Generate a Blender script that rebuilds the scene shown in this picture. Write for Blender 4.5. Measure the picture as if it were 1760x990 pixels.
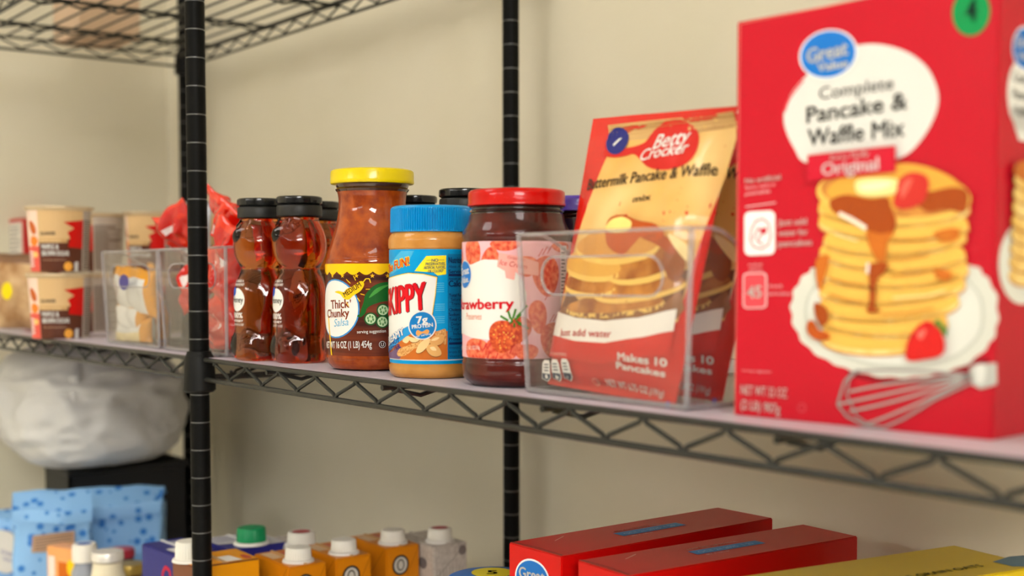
import bpy, bmesh, math, random
from mathutils import Vector, Matrix, noise
random.seed(7)
PI = math.pi
for o in list(bpy.data.objects): bpy.data.objects.remove(o, do_unlink=True)
SC = bpy.context.scene; COL = SC.collection

# ------------------------------------------------------------------ camera
# world: X runs along the shelf, Y towards the back wall, Z up; origin = front post at the shelf wire
F, Y0 = 2171.449, 575.62
CAM = Vector((1.08897, -.47659, .07704)); YAW, PITCH, ROLL = .9151, -.04787, -.00167
_f = Vector((-math.sin(YAW)*math.cos(PITCH), math.cos(YAW)*math.cos(PITCH), math.sin(PITCH)))
_r = Vector((math.cos(YAW), math.sin(YAW), 0)); _u = _r.cross(_f)
_R = _r*math.cos(ROLL)+_u*math.sin(ROLL); _U = _u*math.cos(ROLL)-_r*math.sin(ROLL)
cd = bpy.data.cameras.new('camera'); cam = bpy.data.objects.new('camera', cd); COL.objects.link(cam)
m = Matrix.Identity(4)
for i in range(3): m[i][0] = _R[i]; m[i][1] = _U[i]; m[i][2] = -_f[i]; m[i][3] = CAM[i]
cam.matrix_world = m
cd.sensor_width = 36; cd.lens = F/1760*36; cd.shift_y = (Y0-495)/1760
cd.clip_start = .02; cd.clip_end = 50
cd.dof.use_dof = True; cd.dof.focus_distance = .97; cd.dof.aperture_fstop = 5.0
SC.camera = cam
SC.view_settings.view_transform = 'Standard'; SC.view_settings.look = 'None'
SC.view_settings.gamma = 1; SC.view_settings.use_curve_mapping = False
SC.view_settings.exposure = -0.15
w = bpy.data.worlds.new('room_air'); SC.world = w; w.use_nodes = True
w.node_tree.nodes['Background'].inputs[0].default_value = (.9, .92, 1, 1)
w.node_tree.nodes['Background'].inputs[1].default_value = .15
# ceiling panels: x, y, width, length, strength
PANELS = [(4.3, -2.3, 1.2, 1.8, 46), (2.4, -1.3, .6, 1.2, 10), (-.1, -5.7, 1.8, 1.2, 19), (2.0, -5.9, 1.8, 1.2, 8), (-.35, -1.0, .6, 1.2, 6.5)]
PANEL_COL = (1, .985, .955, 1)
FLOOR_Z, CEIL_Z = -1.15, 1.45

def ray(x, y): return _f + _R*((x-880)/F) + _U*((Y0-y)/F)
def atY(x, y, Y): d = ray(x, y); return CAM + d*((Y-CAM.y)/d.y)
def atZ(x, y, Z): d = ray(x, y); return CAM + d*((Z-CAM.z)/d.z)
def atX(x, y, X): d = ray(x, y); return CAM + d*((X-CAM.x)/d.x)
def toward(p): return math.atan2(CAM.y-p[1], CAM.x-p[0])   # heading from a thing to the viewer's side of the aisle

# ------------------------------------------------------------------ materials
MATS = {}
def srgb(c):
    if isinstance(c, str):
        c = c.lstrip('#'); c = [int(c[i:i+2], 16) for i in (0, 2, 4)]
    return tuple(((v/255)/12.92 if v/255 <= .04045 else ((v/255+.055)/1.055)**2.4) for v in c)+(1,)
def M(name, col, rough=.5, **k):
    if name in MATS: return MATS[name]
    mt = bpy.data.materials.new(name); mt.use_nodes = True; MATS[name] = mt
    b = mt.node_tree.nodes['Principled BSDF']
    b.inputs['Base Color'].default_value = srgb(col); b.inputs['Roughness'].default_value = rough
    b.inputs['Specular IOR Level'].default_value = .12 if 'Coat_Weight' in k else .35
    for a, v in k.items():
        b.inputs[a.replace('_', ' ')].default_value = v
    return mt
def N(mt, t, **k):
    n = mt.node_tree.nodes.new(t)
    for a, v in k.items(): setattr(n, a, v)
    return n
def noisy(mt, c1, c2, scale=20, detail=4, lo=.35, hi=.65, bump=0, bscale=None, stretch=None):
    nt = mt.node_tree; b = nt.nodes['Principled BSDF']
    tc = N(mt, 'ShaderNodeTexCoord'); nz = N(mt, 'ShaderNodeTexNoise'); cr = N(mt, 'ShaderNodeValToRGB')
    src = tc.outputs['Object']
    if stretch:
        mp = N(mt, 'ShaderNodeMapping'); mp.inputs['Scale'].default_value = stretch
        nt.links.new(src, mp.inputs[0]); src = mp.outputs[0]
    nt.links.new(src, nz.inputs['Vector'])
    nz.inputs['Scale'].default_value = scale; nz.inputs['Detail'].default_value = detail
    cr.color_ramp.elements[0].position = lo; cr.color_ramp.elements[1].position = hi
    cr.color_ramp.elements[0].color = srgb(c1); cr.color_ramp.elements[1].color = srgb(c2)
    nt.links.new(nz.outputs['Fac'], cr.inputs[0]); nt.links.new(cr.outputs[0], b.inputs['Base Color'])
    if bump:
        n2 = N(mt, 'ShaderNodeTexNoise'); n2.inputs['Scale'].default_value = bscale or scale*3
        nt.links.new(src, n2.inputs['Vector'])
        bp = N(mt, 'ShaderNodeBump'); bp.inputs['Strength'].default_value = bump; bp.inputs['Distance'].default_value = .002
        nt.links.new(n2.outputs['Fac'], bp.inputs['Height']); nt.links.new(bp.outputs[0], b.inputs['Normal'])
    return mt
def ink(c, rough=.38):
    key = 'ink_%s_%d' % (c.lstrip('#') if isinstance(c, str) else '%02x%02x%02x' % tuple(c), int(rough*100))
    return M(key, c, rough, Coat_Weight=.15, Coat_Roughness=.12)

wall_m = noisy(M('wall_paint', (222, 214, 190), .36), (220, 212, 187), (224, 216, 193), 6, bump=.10, bscale=160)
room_m = noisy(M('far_wall_paint', (92, 90, 86), .6), (88, 86, 82), (96, 94, 90), 6)
ceil_m = noisy(M('ceiling_tile', (228, 222, 205), .9), (220, 214, 196), (234, 228, 212), 60)
floor_m = noisy(M('floor_vinyl', (222, 219, 212), .5), (216, 213, 206), (228, 225, 218), 25)
black_m = noisy(M('black_epoxy', (9, 9, 8), .5, Specular_IOR_Level=.1), (8, 8, 7), (12, 11, 10), 300)
wire_m = M('dark_wire', (52, 52, 48), .33, Metallic=.5)
groove_m = M('groove', (120, 120, 118), .4, Metallic=.6)
sleeve_m = M('black_sleeve', (13, 13, 12), .5, Specular_IOR_Level=.2)
lamp_m = M('lamp_diffuser', (255, 255, 255), .5)
liner_m = M('shelf_liner', (200, 192, 205), .42, Coat_Weight=.2)

def mk_translucent(name, col, f=.6):
    mt = bpy.data.materials.new(name); mt.use_nodes = True; nt = mt.node_tree
    out = nt.nodes['Material Output']; b = nt.nodes['Principled BSDF']
    b.inputs['Base Color'].default_value = srgb(col); b.inputs['Roughness'].default_value = .4
    tr = N(mt, 'ShaderNodeBsdfTranslucent'); tr.inputs[0].default_value = srgb(col)
    mx = N(mt, 'ShaderNodeMixShader'); mx.inputs[0].default_value = f
    nt.links.new(b.outputs[0], mx.inputs[1]); nt.links.new(tr.outputs[0], mx.inputs[2]); nt.links.new(mx.outputs[0], out.inputs[0])
    return mt
upper_liner_m = mk_translucent('frosted_liner', (236, 230, 214), .75)
bag_white_m = mk_translucent('white_poly', (228, 226, 222), .25)

def mk_clear(name, tint, refl=1.0, haze=.05, hazecol=(230, 228, 225)):
    """thin clear acrylic: see-through with fresnel gloss and a breath of haze"""
    mt = bpy.data.materials.new(name); mt.use_nodes = True; nt = mt.node_tree
    out = nt.nodes['Material Output']; nt.nodes.remove(nt.nodes['Principled BSDF'])
    t = N(mt, 'ShaderNodeBsdfTransparent'); t.inputs[0].default_value = srgb(tint)
    g = N(mt, 'ShaderNodeBsdfGlossy'); g.inputs['Roughness'].default_value = .06
    d = N(mt, 'ShaderNodeBsdfDiffuse'); d.inputs[0].default_value = srgb(hazecol)
    fr = N(mt, 'ShaderNodeLayerWeight'); fr.inputs['Blend'].default_value = .5     # same on both faces of the sheet
    pw = N(mt, 'ShaderNodeMath', operation='POWER'); pw.inputs[1].default_value = 4; nt.links.new(fr.outputs['Facing'], pw.inputs[0])
    ml = N(mt, 'ShaderNodeMath', operation='MULTIPLY_ADD'); ml.inputs[1].default_value = .8*refl; ml.inputs[2].default_value = .035*refl
    m1 = N(mt, 'ShaderNodeMixShader'); m1.inputs[0].default_value = haze
    m2 = N(mt, 'ShaderNodeMixShader')
    nt.links.new(t.outputs[0], m1.inputs[1]); nt.links.new(d.outputs[0], m1.inputs[2])
    nt.links.new(pw.outputs[0], ml.inputs[0]); nt.links.new(ml.outputs[0], m2.inputs[0])
    nt.links.new(m1.outputs[0], m2.inputs[1]); nt.links.new(g.outputs[0], m2.inputs[2])
    nt.links.new(m2.outputs[0], out.inputs[0])
    return mt
clear_m = mk_clear('clear_acrylic', (251, 250, 249), .7, .018)
clear_edge_m = mk_clear('clear_acrylic_edge', (236, 233, 234), 1.0, .22, (225, 221, 224))

def mk_honey():
    mt = bpy.data.materials.new('honey'); mt.use_nodes = True; nt = mt.node_tree
    b = nt.nodes['Principled BSDF']
    b.inputs['Base Color'].default_value = (1, .93, .82, 1); b.inputs['Roughness'].default_value = .04
    b.inputs['IOR'].default_value = 1.42; b.inputs['Transmission Weight'].default_value = 1
    va = N(mt, 'ShaderNodeVolumeAbsorption'); va.inputs['Color'].default_value = (.91, .68, .22, 1); va.inputs['Density'].default_value = 140
    nt.links.new(va.outputs[0], nt.nodes['Material Output'].inputs['Volume'])
    return mt
honey_m = mk_honey()

# ------------------------------------------------------------------ mesh builder
class MB:
    def __init__(s): s.v = []; s.f = []; s.m = []; s.mats = []; s.sm = []
    def mi(s, mt):
        if mt not in s.mats: s.mats.append(mt)
        return s.mats.index(mt)
    def add(s, vs, fs, mt, smooth=False):
        o = len(s.v); s.v += [tuple(v) for v in vs]; k = s.mi(mt)
        for f in fs: s.f.append([i+o for i in f]); s.m.append(k); s.sm.append(smooth)
    def box(s, a, b, mt, bev=0, M4=None):
        if bev:
            bm = bmesh.new(); bmesh.ops.create_cube(bm, size=1)
            bmesh.ops.scale(bm, vec=[b[i]-a[i] for i in range(3)], verts=bm.verts)
            bmesh.ops.translate(bm, vec=[(a[i]+b[i])/2 for i in range(3)], verts=bm.verts)
            bmesh.ops.bevel(bm, geom=bm.edges[:], offset=bev, segments=2, affect='EDGES')
            s.bm(bm, mt, False, M4); return
        vs = [Vector((x, y, z)) for x in (a[0], b[0]) for y in (a[1], b[1]) for z in (a[2], b[2])]
        if M4: vs = [M4 @ v for v in vs]
        s.add(vs, [(0, 1, 3, 2), (4, 6, 7, 5), (0, 4, 5, 1), (2, 3, 7, 6), (0, 2, 6, 4), (1, 5, 7, 3)], mt)
    def bm(s, bm, mt, smooth=False, M4=None):
        bm.verts.index_update()
        s.add([(M4 @ v.co if M4 else v.co.copy()) for v in bm.verts], [[v.index for v in f.verts] for f in bm.faces], mt, smooth); bm.free()
    def tube(s, pts, r, mt, seg=8, closed=False):
        pts = [Vector(p) for p in pts]; n = len(pts); rings = []
        up = None
        for i, p in enumerate(pts):
            a = pts[(i-1) % n] if (i or closed) else p; b = pts[(i+1) % n] if (i < n-1 or closed) else p
            t = (b-a).normalized()
            if up is None: up = Vector((0, 0, 1)) if abs(t.z) < .9 else Vector((1, 0, 0))
            x = t.cross(up).normalized(); y = x.cross(t).normalized(); up = y
            rr = r[i] if isinstance(r, (list, tuple)) else r
            rings.append([p+(x*math.cos(2*PI*k/seg)+y*math.sin(2*PI*k/seg))*rr for k in range(seg)])
        vs = [v for q in rings for v in q]; fs = []
        for i in range(n if closed else n-1):
            for k in range(seg):
                j = (i+1) % n
                fs.append((i*seg+k, i*seg+(k+1) % seg, j*seg+(k+1) % seg, j*seg+k))
        if not closed: fs += [list(range(seg))[::-1], [(n-1)*seg+k for k in range(seg)]]
        s.add(vs, fs, mt, True)
    def lathe(s, prof, c, mt, seg=64, cap=True, rfun=None, smooth=True):
        """prof [(z, r)] bottom to top"""
        vs = []; fs = []
        for z, r in prof:
            for k in range(seg):
                th = 2*PI*k/seg; rr = r + (rfun(th, z) if rfun else 0)
                vs.append((c[0]+rr*math.cos(th), c[1]+rr*math.sin(th), c[2]+z))
        for i in range(len(prof)-1):
            for k in range(seg):
                fs.append((i*seg+k, i*seg+(k+1) % seg, (i+1)*seg+(k+1) % seg, (i+1)*seg+k))
        s.add(vs, fs, mt, smooth)
        if cap:
            o = len(s.v)-len(vs)
            s.f += [[o+k for k in range(seg)][::-1], [o+(len(prof)-1)*seg+k for k in range(seg)]]
            s.m += [s.mi(mt)]*2; s.sm += [False]*2
    def grid(s, fn, nu, nv, mt, smooth=True, flip=False):
        vs = [fn(i/nu, j/nv) for j in range(nv+1) for i in range(nu+1)]
        fs = []
        for j in range(nv):
            for i in range(nu):
                q = (j*(nu+1)+i, j*(nu+1)+i+1, (j+1)*(nu+1)+i+1, (j+1)*(nu+1)+i)
                fs.append(q[::-1] if flip else q)
        s.add(vs, fs, mt, smooth)
    def build(s, name, parent=None, auto=True, weld=False, sub=0):
        me = bpy.data.meshes.new(name)
        o0 = Vector((0, 0, 0)); R3 = None
        if parent is not None: inv = WM(parent).inverted(); vs = [inv @ Vector(v) for v in s.v]
        else: vs = s.v
        me.from_pydata([tuple(v) for v in vs], [], s.f)
        for mt in s.mats: me.materials.append(mt)
        me.polygons.foreach_set('material_index', s.m); me.polygons.foreach_set('use_smooth', s.sm)
        if weld:
            b = bmesh.new(); b.from_mesh(me); bmesh.ops.remove_doubles(b, verts=b.verts, dist=1e-5)
            bmesh.ops.recalc_face_normals(b, faces=b.faces); b.to_mesh(me); b.free()
        me.update()
        if auto and any(s.sm): me.set_sharp_from_angle(angle=math.radians(42))
        o = bpy.data.objects.new(name, me); COL.objects.link(o)
        if parent is not None: o.parent = parent
        if sub:
            md = o.modifiers.new('smooth', 'SUBSURF'); md.levels = sub; md.render_levels = sub
        return o
def WM(o):
    mm = Matrix.LocRotScale(o.location, o.rotation_euler, o.scale)
    return WM(o.parent) @ mm if o.parent else mm
def tag(o, label=None, cat=None, group=None, kind=None):
    if label: o['label'] = label
    if cat: o['category'] = cat
    if group: o['group'] = group
    if kind: o['kind'] = kind
    return o
def thing(name, label, cat, loc, rz=0, group=None):
    o = bpy.data.objects.new(name, None); COL.objects.link(o); o.empty_display_size = .02
    o.location = loc; o.rotation_euler = (0, 0, rz)
    return tag(o, label, cat, group)
def copy_tree(o, parent=None):
    c = o.copy(); COL.objects.link(c)
    if parent: c.parent = parent
    for ch in [x for x in bpy.data.objects if x.parent == o]: copy_tree(ch, c)
    return c
def lerp(a, b, t): return a+(b-a)*t
def interp(tab, z):
    if z <= tab[0][0]: return tab[0][1]
    for (a, b), (c, d) in zip(tab, tab[1:]):
        if z <= c: return b+(d-b)*(z-a)/(c-a) if c > a else d
    return tab[-1][1]
def smoothprof(pts, n=6):
    """Catmull-Rom through (z, r)"""
    out = []
    P = [pts[0]]+list(pts)+[pts[-1]]
    for i in range(1, len(P)-2):
        for k in range(n):
            t = k/n; q = []
            for d in (0, 1):
                a, b, c, e = P[i-1][d], P[i][d], P[i+1][d], P[i+2][d]
                q.append(.5*(2*b+(c-a)*t+(2*a-5*b+4*c-e)*t*t+(3*b-a-3*c+e)*t**3))
            out.append(tuple(q))
    out.append(tuple(pts[-1])); return out

# ------------------------------------------------------------------ printed artwork laid on surfaces
class Plane:
    """flat panel: origin o, unit axes ux, uy, outward n; (s, t) in metres"""
    step = None
    def __init__(s, o, ux, uy, bulge=None):
        s.o = Vector(o); s.ux = Vector(ux).normalized(); s.uy = Vector(uy).normalized(); s.n = s.ux.cross(s.uy).normalized(); s.bulge = bulge
        if bulge: s.step = .006
    def pt(s, a, b, off=0):
        return s.o+s.ux*a+s.uy*b+s.n*(off+(s.bulge(a, b) if s.bulge else 0))
    def unp(s, x, y):
        d = ray(x, y); k = (s.o-CAM).dot(s.n)/d.dot(s.n); p = CAM+d*k-s.o
        return p.dot(s.ux), p.dot(s.uy)
class Cyl:
    """curved panel round an upright axis; s = arc length, t = height above base"""
    step = .0022
    def __init__(s, c, R, th0=None, rf=None):
        s.c = Vector(c); s.R = R; s.th0 = toward(c) if th0 is None else th0; s.rf = rf or (lambda th, z: R)
    def pt(s, a, b, off=0):
        th = s.th0+a/s.R; r = s.rf(th, b)+off
        return Vector((s.c.x+r*math.cos(th), s.c.y+r*math.sin(th), s.c.z+b))
    def unp(s, x, y):
        d = ray(x, y); ox, oy = CAM.x-s.c.x, CAM.y-s.c.y
        A = d.x**2+d.y**2; B = 2*(ox*d.x+oy*d.y); C = ox*ox+oy*oy-s.R**2
        D = max(0, B*B-4*A*C); k = (-B-math.sqrt(D))/(2*A); p = CAM+d*k
        th = math.atan2(p.y-s.c.y, p.x-s.c.x)-s.th0
        th = (th+PI) % (2*PI)-PI
        return s.R*th, p.z-s.c.z
LAY = .00013
class Art:
    def __init__(s, surf, mb=None): s.S = surf; s.mb = mb or MB()
    def flat(s, bm, layer, mt):
        bmesh.ops.triangulate(bm, faces=bm.faces[:])
        st = s.S.step
        if st and bm.verts:
            for ax in ((0, 1) if isinstance(s.S, Plane) else (0,)):
                lo = min(v.co[ax] for v in bm.verts); hi = max(v.co[ax] for v in bm.verts)
                k = math.ceil(lo/st)
                while k*st < hi:
                    co = [0, 0, 0]; no = [0, 0, 0]; co[ax] = k*st; no[ax] = 1
                    bmesh.ops.bisect_plane(bm, geom=bm.verts[:]+bm.edges[:]+bm.faces[:], plane_co=co, plane_no=no); k += 1
        bm.verts.index_update()
        s.mb.add([s.S.pt(v.co.x, v.co.y, layer*LAY) for v in bm.verts], [[v.index for v in f.verts] for f in bm.faces], mt, bool(st)); bm.free()
    def polyf(s, pts, col, layer=1):
        bm = bmesh.new(); vs = [bm.verts.new((a, b, 0)) for a, b in pts]
        try: f = bm.faces.new(vs)
        except ValueError: bm.free(); return
        f.normal_update()
        if f.normal.z < 0: f.normal_flip()
        s.flat(bm, layer, ink(col) if isinstance(col, (str, tuple)) else col)
    def poly(s, px, col, layer=1, smooth=0):
        if smooth: px = closed_spline(px, smooth)
        s.polyf([s.S.unp(*p) for p in px], col, layer)
    def ellf(s, c, rx, ry, col, layer=1, rot=0, n=32, a0=0, a1=2*PI):
        s.polyf([(c[0]+rx*math.cos(t)*math.cos(rot)-ry*math.sin(t)*math.sin(rot), c[1]+rx*math.cos(t)*math.sin(rot)+ry*math.sin(t)*math.cos(rot)) for t in [a0+(a1-a0)*k/n for k in range(n)]], col, layer)
    def ell(s, c, rx, ry, col, layer=1, rot=0, n=32):
        """rx, ry, rot as seen in the photograph"""
        s.poly([(c[0]+rx*math.cos(t)*math.cos(rot)-ry*math.sin(t)*math.sin(rot), c[1]+rx*math.cos(t)*math.sin(rot)+ry*math.sin(t)*math.cos(rot)) for t in [2*PI*k/n for k in range(n)]], col, layer)
    def linef(s, pts, wd, col, layer=1):
        for (a, b), (c, d) in zip(pts, pts[1:]):
            L = math.hypot(c-a, d-b) or 1; nx, ny = -(d-b)/L*wd/2, (c-a)/L*wd/2
            s.polyf([(a+nx, b+ny), (a-nx, b-ny), (c-nx, d-ny), (c+nx, d+ny)], col, layer)
    def line(s, px, wd, col, layer=1): s.linef([s.S.unp(*p) for p in px], wd, col, layer)
    def textf(s, txt, a, b, col, layer=2, h=None, bold=0, shear=0):
        """baseline from a to b in flat metres; h = cap height (None keeps the letters' own)"""
        cu = bpy.data.curves.new('t', 'FONT'); cu.body = txt; cu.size = 1; cu.resolution_u = 3; cu.shear = shear
        ob = bpy.data.objects.new('t', cu); me = ob.to_mesh()
        bm = bmesh.new(); bm.from_mesh(me); ob.to_mesh_clear(); bpy.data.objects.remove(ob); bpy.data.curves.remove(cu)
        if not bm.verts: bm.free(); return
        x0 = min(v.co.x for v in bm.verts); x1 = max(v.co.x for v in bm.verts)
        L = math.hypot(b[0]-a[0], b[1]-a[1]); k = L/(x1-x0); ky = (h/.70) if h else k
        c, sn = (b[0]-a[0])/L, (b[1]-a[1])/L
        for v in bm.verts:
            x, y = (v.co.x-x0)*k, v.co.y*ky
            v.co = (a[0]+x*c-y*sn, a[1]+x*sn+y*c, 0)
        if bold:          # heavier strokes: the same letters laid again, a hair to each side
            geo = bm.verts[:]+bm.edges[:]+bm.faces[:]; d = bold*k*.8
            for dx, dy in ((d, 0), (-d, 0), (0, d*.6), (0, -d*.6)):
                g = bmesh.ops.duplicate(bm, geom=geo)['geom']
                bmesh.ops.translate(bm, vec=(dx, dy, 0), verts=[v for v in g if isinstance(v, bmesh.types.BMVert)])
        s.flat(bm, layer, ink(col))
    def text(s, txt, p0, p1, col, layer=2, h=None, bold=0, shear=0):
        a, b = s.S.unp(*p0), s.S.unp(*p1)
        if h:
            q = s.S.unp(p0[0]+.01, p0[1]-h); h = abs(q[1]-a[1])
        s.textf(txt, a, b, col, layer, h, bold, shear)
def closed_spline(P, n=6):
    out = []; m_ = len(P)
    for i in range(m_):
        p0, p1, p2, p3 = P[i-1], P[i], P[(i+1) % m_], P[(i+2) % m_]
        for k in range(n):
            t = k/n
            out.append(tuple(.5*(2*p1[d]+(p2[d]-p0[d])*t+(2*p0[d]-5*p1[d]+4*p2[d]-p3[d])*t*t+(3*p1[d]-p0[d]-3*p2[d]+p3[d])*t**3) for d in (0, 1)))
    return out

# ================================================================== THE ROOM
WY, WX = .40, -1.035
def slab(name, a, b, mt):
    q = MB(); q.box(a, b, mt); return tag(q.build(name), kind='structure')
slab('wall_back', (WX-.1, WY, FLOOR_Z), (6.0, WY+.1, CEIL_Z), wall_m)
slab('wall_left', (WX-.1, -7.2, FLOOR_Z), (WX, WY, CEIL_Z), wall_m)
slab('wall_right', (6.0, -7.2, FLOOR_Z), (6.1, WY+.1, CEIL_Z), room_m)
slab('wall_front', (WX-.1, -7.3, FLOOR_Z), (6.1, -7.2, CEIL_Z), room_m)
slab('floor', (WX-.1, -7.3, FLOOR_Z-.05), (6.1, WY+.1, FLOOR_Z), floor_m)
slab('ceiling', (WX-.1, -7.3, CEIL_Z), (6.1, WY+.1, CEIL_Z+.05), ceil_m)
slab('baseboard_back', (WX, WY-.008, FLOOR_Z), (6.0, WY, FLOOR_Z+.1), sleeve_m)
for i, (x, y, wx, wy, st) in enumerate(PANELS):
    mt = bpy.data.materials.new('lit_panel_%d' % i); mt.use_nodes = True
    b = mt.node_tree.nodes['Principled BSDF']; b.inputs['Emission Color'].default_value = PANEL_COL; b.inputs['Emission Strength'].default_value = st
    t = thing('ceiling_light', 'white rectangular ceiling light panel overhead, outside the picture', 'ceiling light', (x, y, CEIL_Z), group='ceiling light panels')
    q = MB(); q.box((x-wx/2, y-wy/2, CEIL_Z-.018), (x+wx/2, y+wy/2, CEIL_Z-.012), mt); q.build('diffuser', t)
    q = MB()
    for a, b_ in (((-1, -1), (1, -1)), ((1, -1), (1, 1)), ((1, 1), (-1, 1)), ((-1, 1), (-1, -1))):
        q.box((x+min(a[0], b_[0])*wx/2-.02, y+min(a[1], b_[1])*wy/2-.02, CEIL_Z-.025), (x+max(a[0], b_[0])*wx/2+.02, y+max(a[1], b_[1])*wy/2+.02, CEIL_Z) if False else (x+max(a[0], b_[0])*wx/2+.02, y+max(a[1], b_[1])*wy/2+.02, CEIL_Z-.021), M('lamp_frame', (235, 235, 232), .4)) if False else None
        ax, ay, bx_, by_ = x+a[0]*wx/2, y+a[1]*wy/2, x+b_[0]*wx/2, y+b_[1]*wy/2
        q.box((min(ax, bx_)-.012, min(ay, by_)-.012, CEIL_Z-.03), (max(ax, bx_)+.012, max(ay, by_)+.012, CEIL_Z), M('lamp_frame', (235, 235, 232), .4))
    q.build('frame', t)

# ================================================================== WIRE SHELVING
D, LX = .36, .868
PIT = .06136; GAP = .0178; WR = .0021
def post(x, y, label):
    t = thing('shelf_post', label, 'shelf post', (x, y, FLOOR_Z), group=None)
    prof = []; z0 = FLOOR_Z+.03; r = .0090
    q = MB(); zt = 1.0
    # tube with a groove every inch, phase set by the visible rings
    zs = []; k = math.ceil((z0-.32337)/.0254)
    prof = [(0.0, r)]
    while .32337+.0254*k < zt:
        z = .32337+.0254*k-z0
        prof += [(z-.0008, r), (z-.0004, r-.0005), (z+.0004, r-.0005), (z+.0008, r)]; k += 1
    prof.append((zt-z0, r))
    q.lathe(prof, (x, y, z0), black_m, 24)
    gi = q.mi(groove_m)
    for j in range(len(prof)-1):
        if abs(prof[j][1]-prof[j+1][1]) < 1e-7 and prof[j][1] < r-.0003:
            for kk in range(24): q.m[j*24+kk] = gi       # worn bright ring in each groove
    q.build('pole', t)
    q = MB(); q.lathe([(0, .012), (.004, .016), (.012, .016), (.016, .009), (.032, .006)], (x, y, FLOOR_Z), sleeve_m, 20); q.build('foot', t)
    return t
post(0, 0, 'black grooved shelf post in front, left of the honey bottles')
post(0, D, 'black rear shelf post rising behind the red-lidded jar')
post(-LX, D, 'black rear shelf post in the room corner, mostly behind the front post')
post(-LX, 0, 'black front shelf post at the far left end, just outside the picture')
post(LX, 0, 'black front shelf post at the near right end, outside the picture')
post(LX, D, 'black rear shelf post at the near right end, outside the picture')

def truss(q, p0, p1, gap, pit, phase, r1=WR, r2=.0015, wavy=False, flip=False):
    """top and bottom wire with a bent wire zigzag between them"""
    p0, p1 = Vector(p0), Vector(p1); d = (p1-p0); L = d.length; d.normalize(); dn = Vector((0, 0, -gap))
    q.tube([p0, p1], r1, wire_m, 10); q.tube([p0+dn, p1+dn], r1, wire_m, 10)
    pts = []; k = -2
    xs = []
    while phase+pit*k/2 < L-.004:
        s_ = phase+pit*k/2
        if s_ > .004: xs.append((s_, k % 2 == 0))
        k += 1
    for i, (s_, low) in enumerate(xs):
        c = p0+d*s_+(dn*.93 if low else dn*.07); rr = .0028
        for a in (-1, -.45, 0, .45, 1):     # rounded bend
            pts.append(c+d*(a*rr)+Vector((0, 0, (1 if low else -1)*(abs(a)**1.6)*rr*1.0)))
    q.tube(pts, r2, wire_m, 8)
def wire_shelf(name, label, X0, X1, z, liner, fine=.0254, phase=.004):
    t = thing(name, label, 'wire shelf', (X0, 0, z))
    e = .012; XE = X1; X1 = X1-.0055 if X1 == 0 else X1
    q = MB(); truss(q, (X0+e, 0, z), (X1-e, 0, z), GAP, PIT, phase-e if X0 >= -.01 else (abs(X0+.0618) % PIT)-e); q.build('front_truss', t)
    q = MB(); truss(q, (X0+e, D, z), (X1-e, D, z), GAP, PIT, .03); q.build('rear_truss', t)
    for X in (X0+.004, X1-(.013 if XE == 0 else .004)):
        q = MB(); truss(q, (X, e, z), (X, D-e, z), GAP, PIT, .03); q.build('side_truss', t)
    n = 4 if (X1-X0) < .9 else 5
    for k in range(n):
        X = X0+.139+k*.1835 if X0 < -.01 else X0+.128+k*.1835
        q = MB(); q.tube([(X, .003, z-.0045), (X, D-.003, z-.0045)], .0022, wire_m, 8)
        pts = []
        for j in range(15):
            y = .012+j*(D-.024)/14; pts.append((X, y, z-.0062-(.0055 if j % 2 else 0)))
        q.tube(pts, .0018, wire_m, 6); q.build('cross_brace', t)
    q = MB(); y = fine/2+.004
    while y < D-.004:
        q.tube([(X0+.004, y, z-.0016), (X1-(.013 if XE == 0 else .004), y, z-.0016)], .00165, wire_m, 6); y += fine
    o = q.build('deck_wires', t); 
    for X in ((X0, XE) if X0 > -.01 or z > .2 else (X0,)):
        for Y in (0, D):
            q = MB()
            # split sleeve, wider at the foot, with the bracket the wires are welded to
            q.lathe([(-.030, .0128), (-.028, .0148), (-.012, .0142), (.002, .0132), (.0045, .0118)], (X, Y, z), sleeve_m, 24)
            q.lathe([(.0045, .0118), (.0075, .0108), (.0078, .0095)], (X, Y, z), sleeve_m, 24)
            q.build('corner_sleeve', t)
    if liner:
        q = MB(); q.box((X0+.011, .0035, z+.0002), (X1-.011, D-.005, z+.0018), liner); q.build('liner', t)
    return t
wire_shelf('wire_shelf', 'dark wire shelf carrying the honey, salsa and pancake box', 0, LX, 0, liner_m)
wire_shelf('wire_shelf', 'dark wire shelf on the left carrying oatmeal cups and clear bins', -LX, 0, 0, liner_m)
wire_shelf('wire_shelf', 'dark wire shelf overhead at the top left, seen from below', -LX, 0, .430, None, .030)
wire_shelf('wire_shelf', 'lower wire shelf under the juice cartons, below the picture', 0, LX, -.4125, liner_m)
wire_shelf('wire_shelf', 'lower left wire shelf under the sugar bags, below the picture', -LX, 0, -.4125, liner_m)
S = .0018          # top of the liner
SL = -.4125+.0018  # top of the lower liner

# ================================================================== JARS ON THE MAIN SHELF
def prof_px(yb, sc, tab): return [((yb-y)*sc, r*sc) for y, r in tab]
gloss = dict(Coat_Weight=.7, Coat_Roughness=.03, Coat_IOR=1.45)
BLK = (28, 26, 24); WHT = (228, 226, 220)
def lid_ribs(n, a): return lambda th, z: a*(1 if math.sin(n*th) > 0 else -1)

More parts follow.
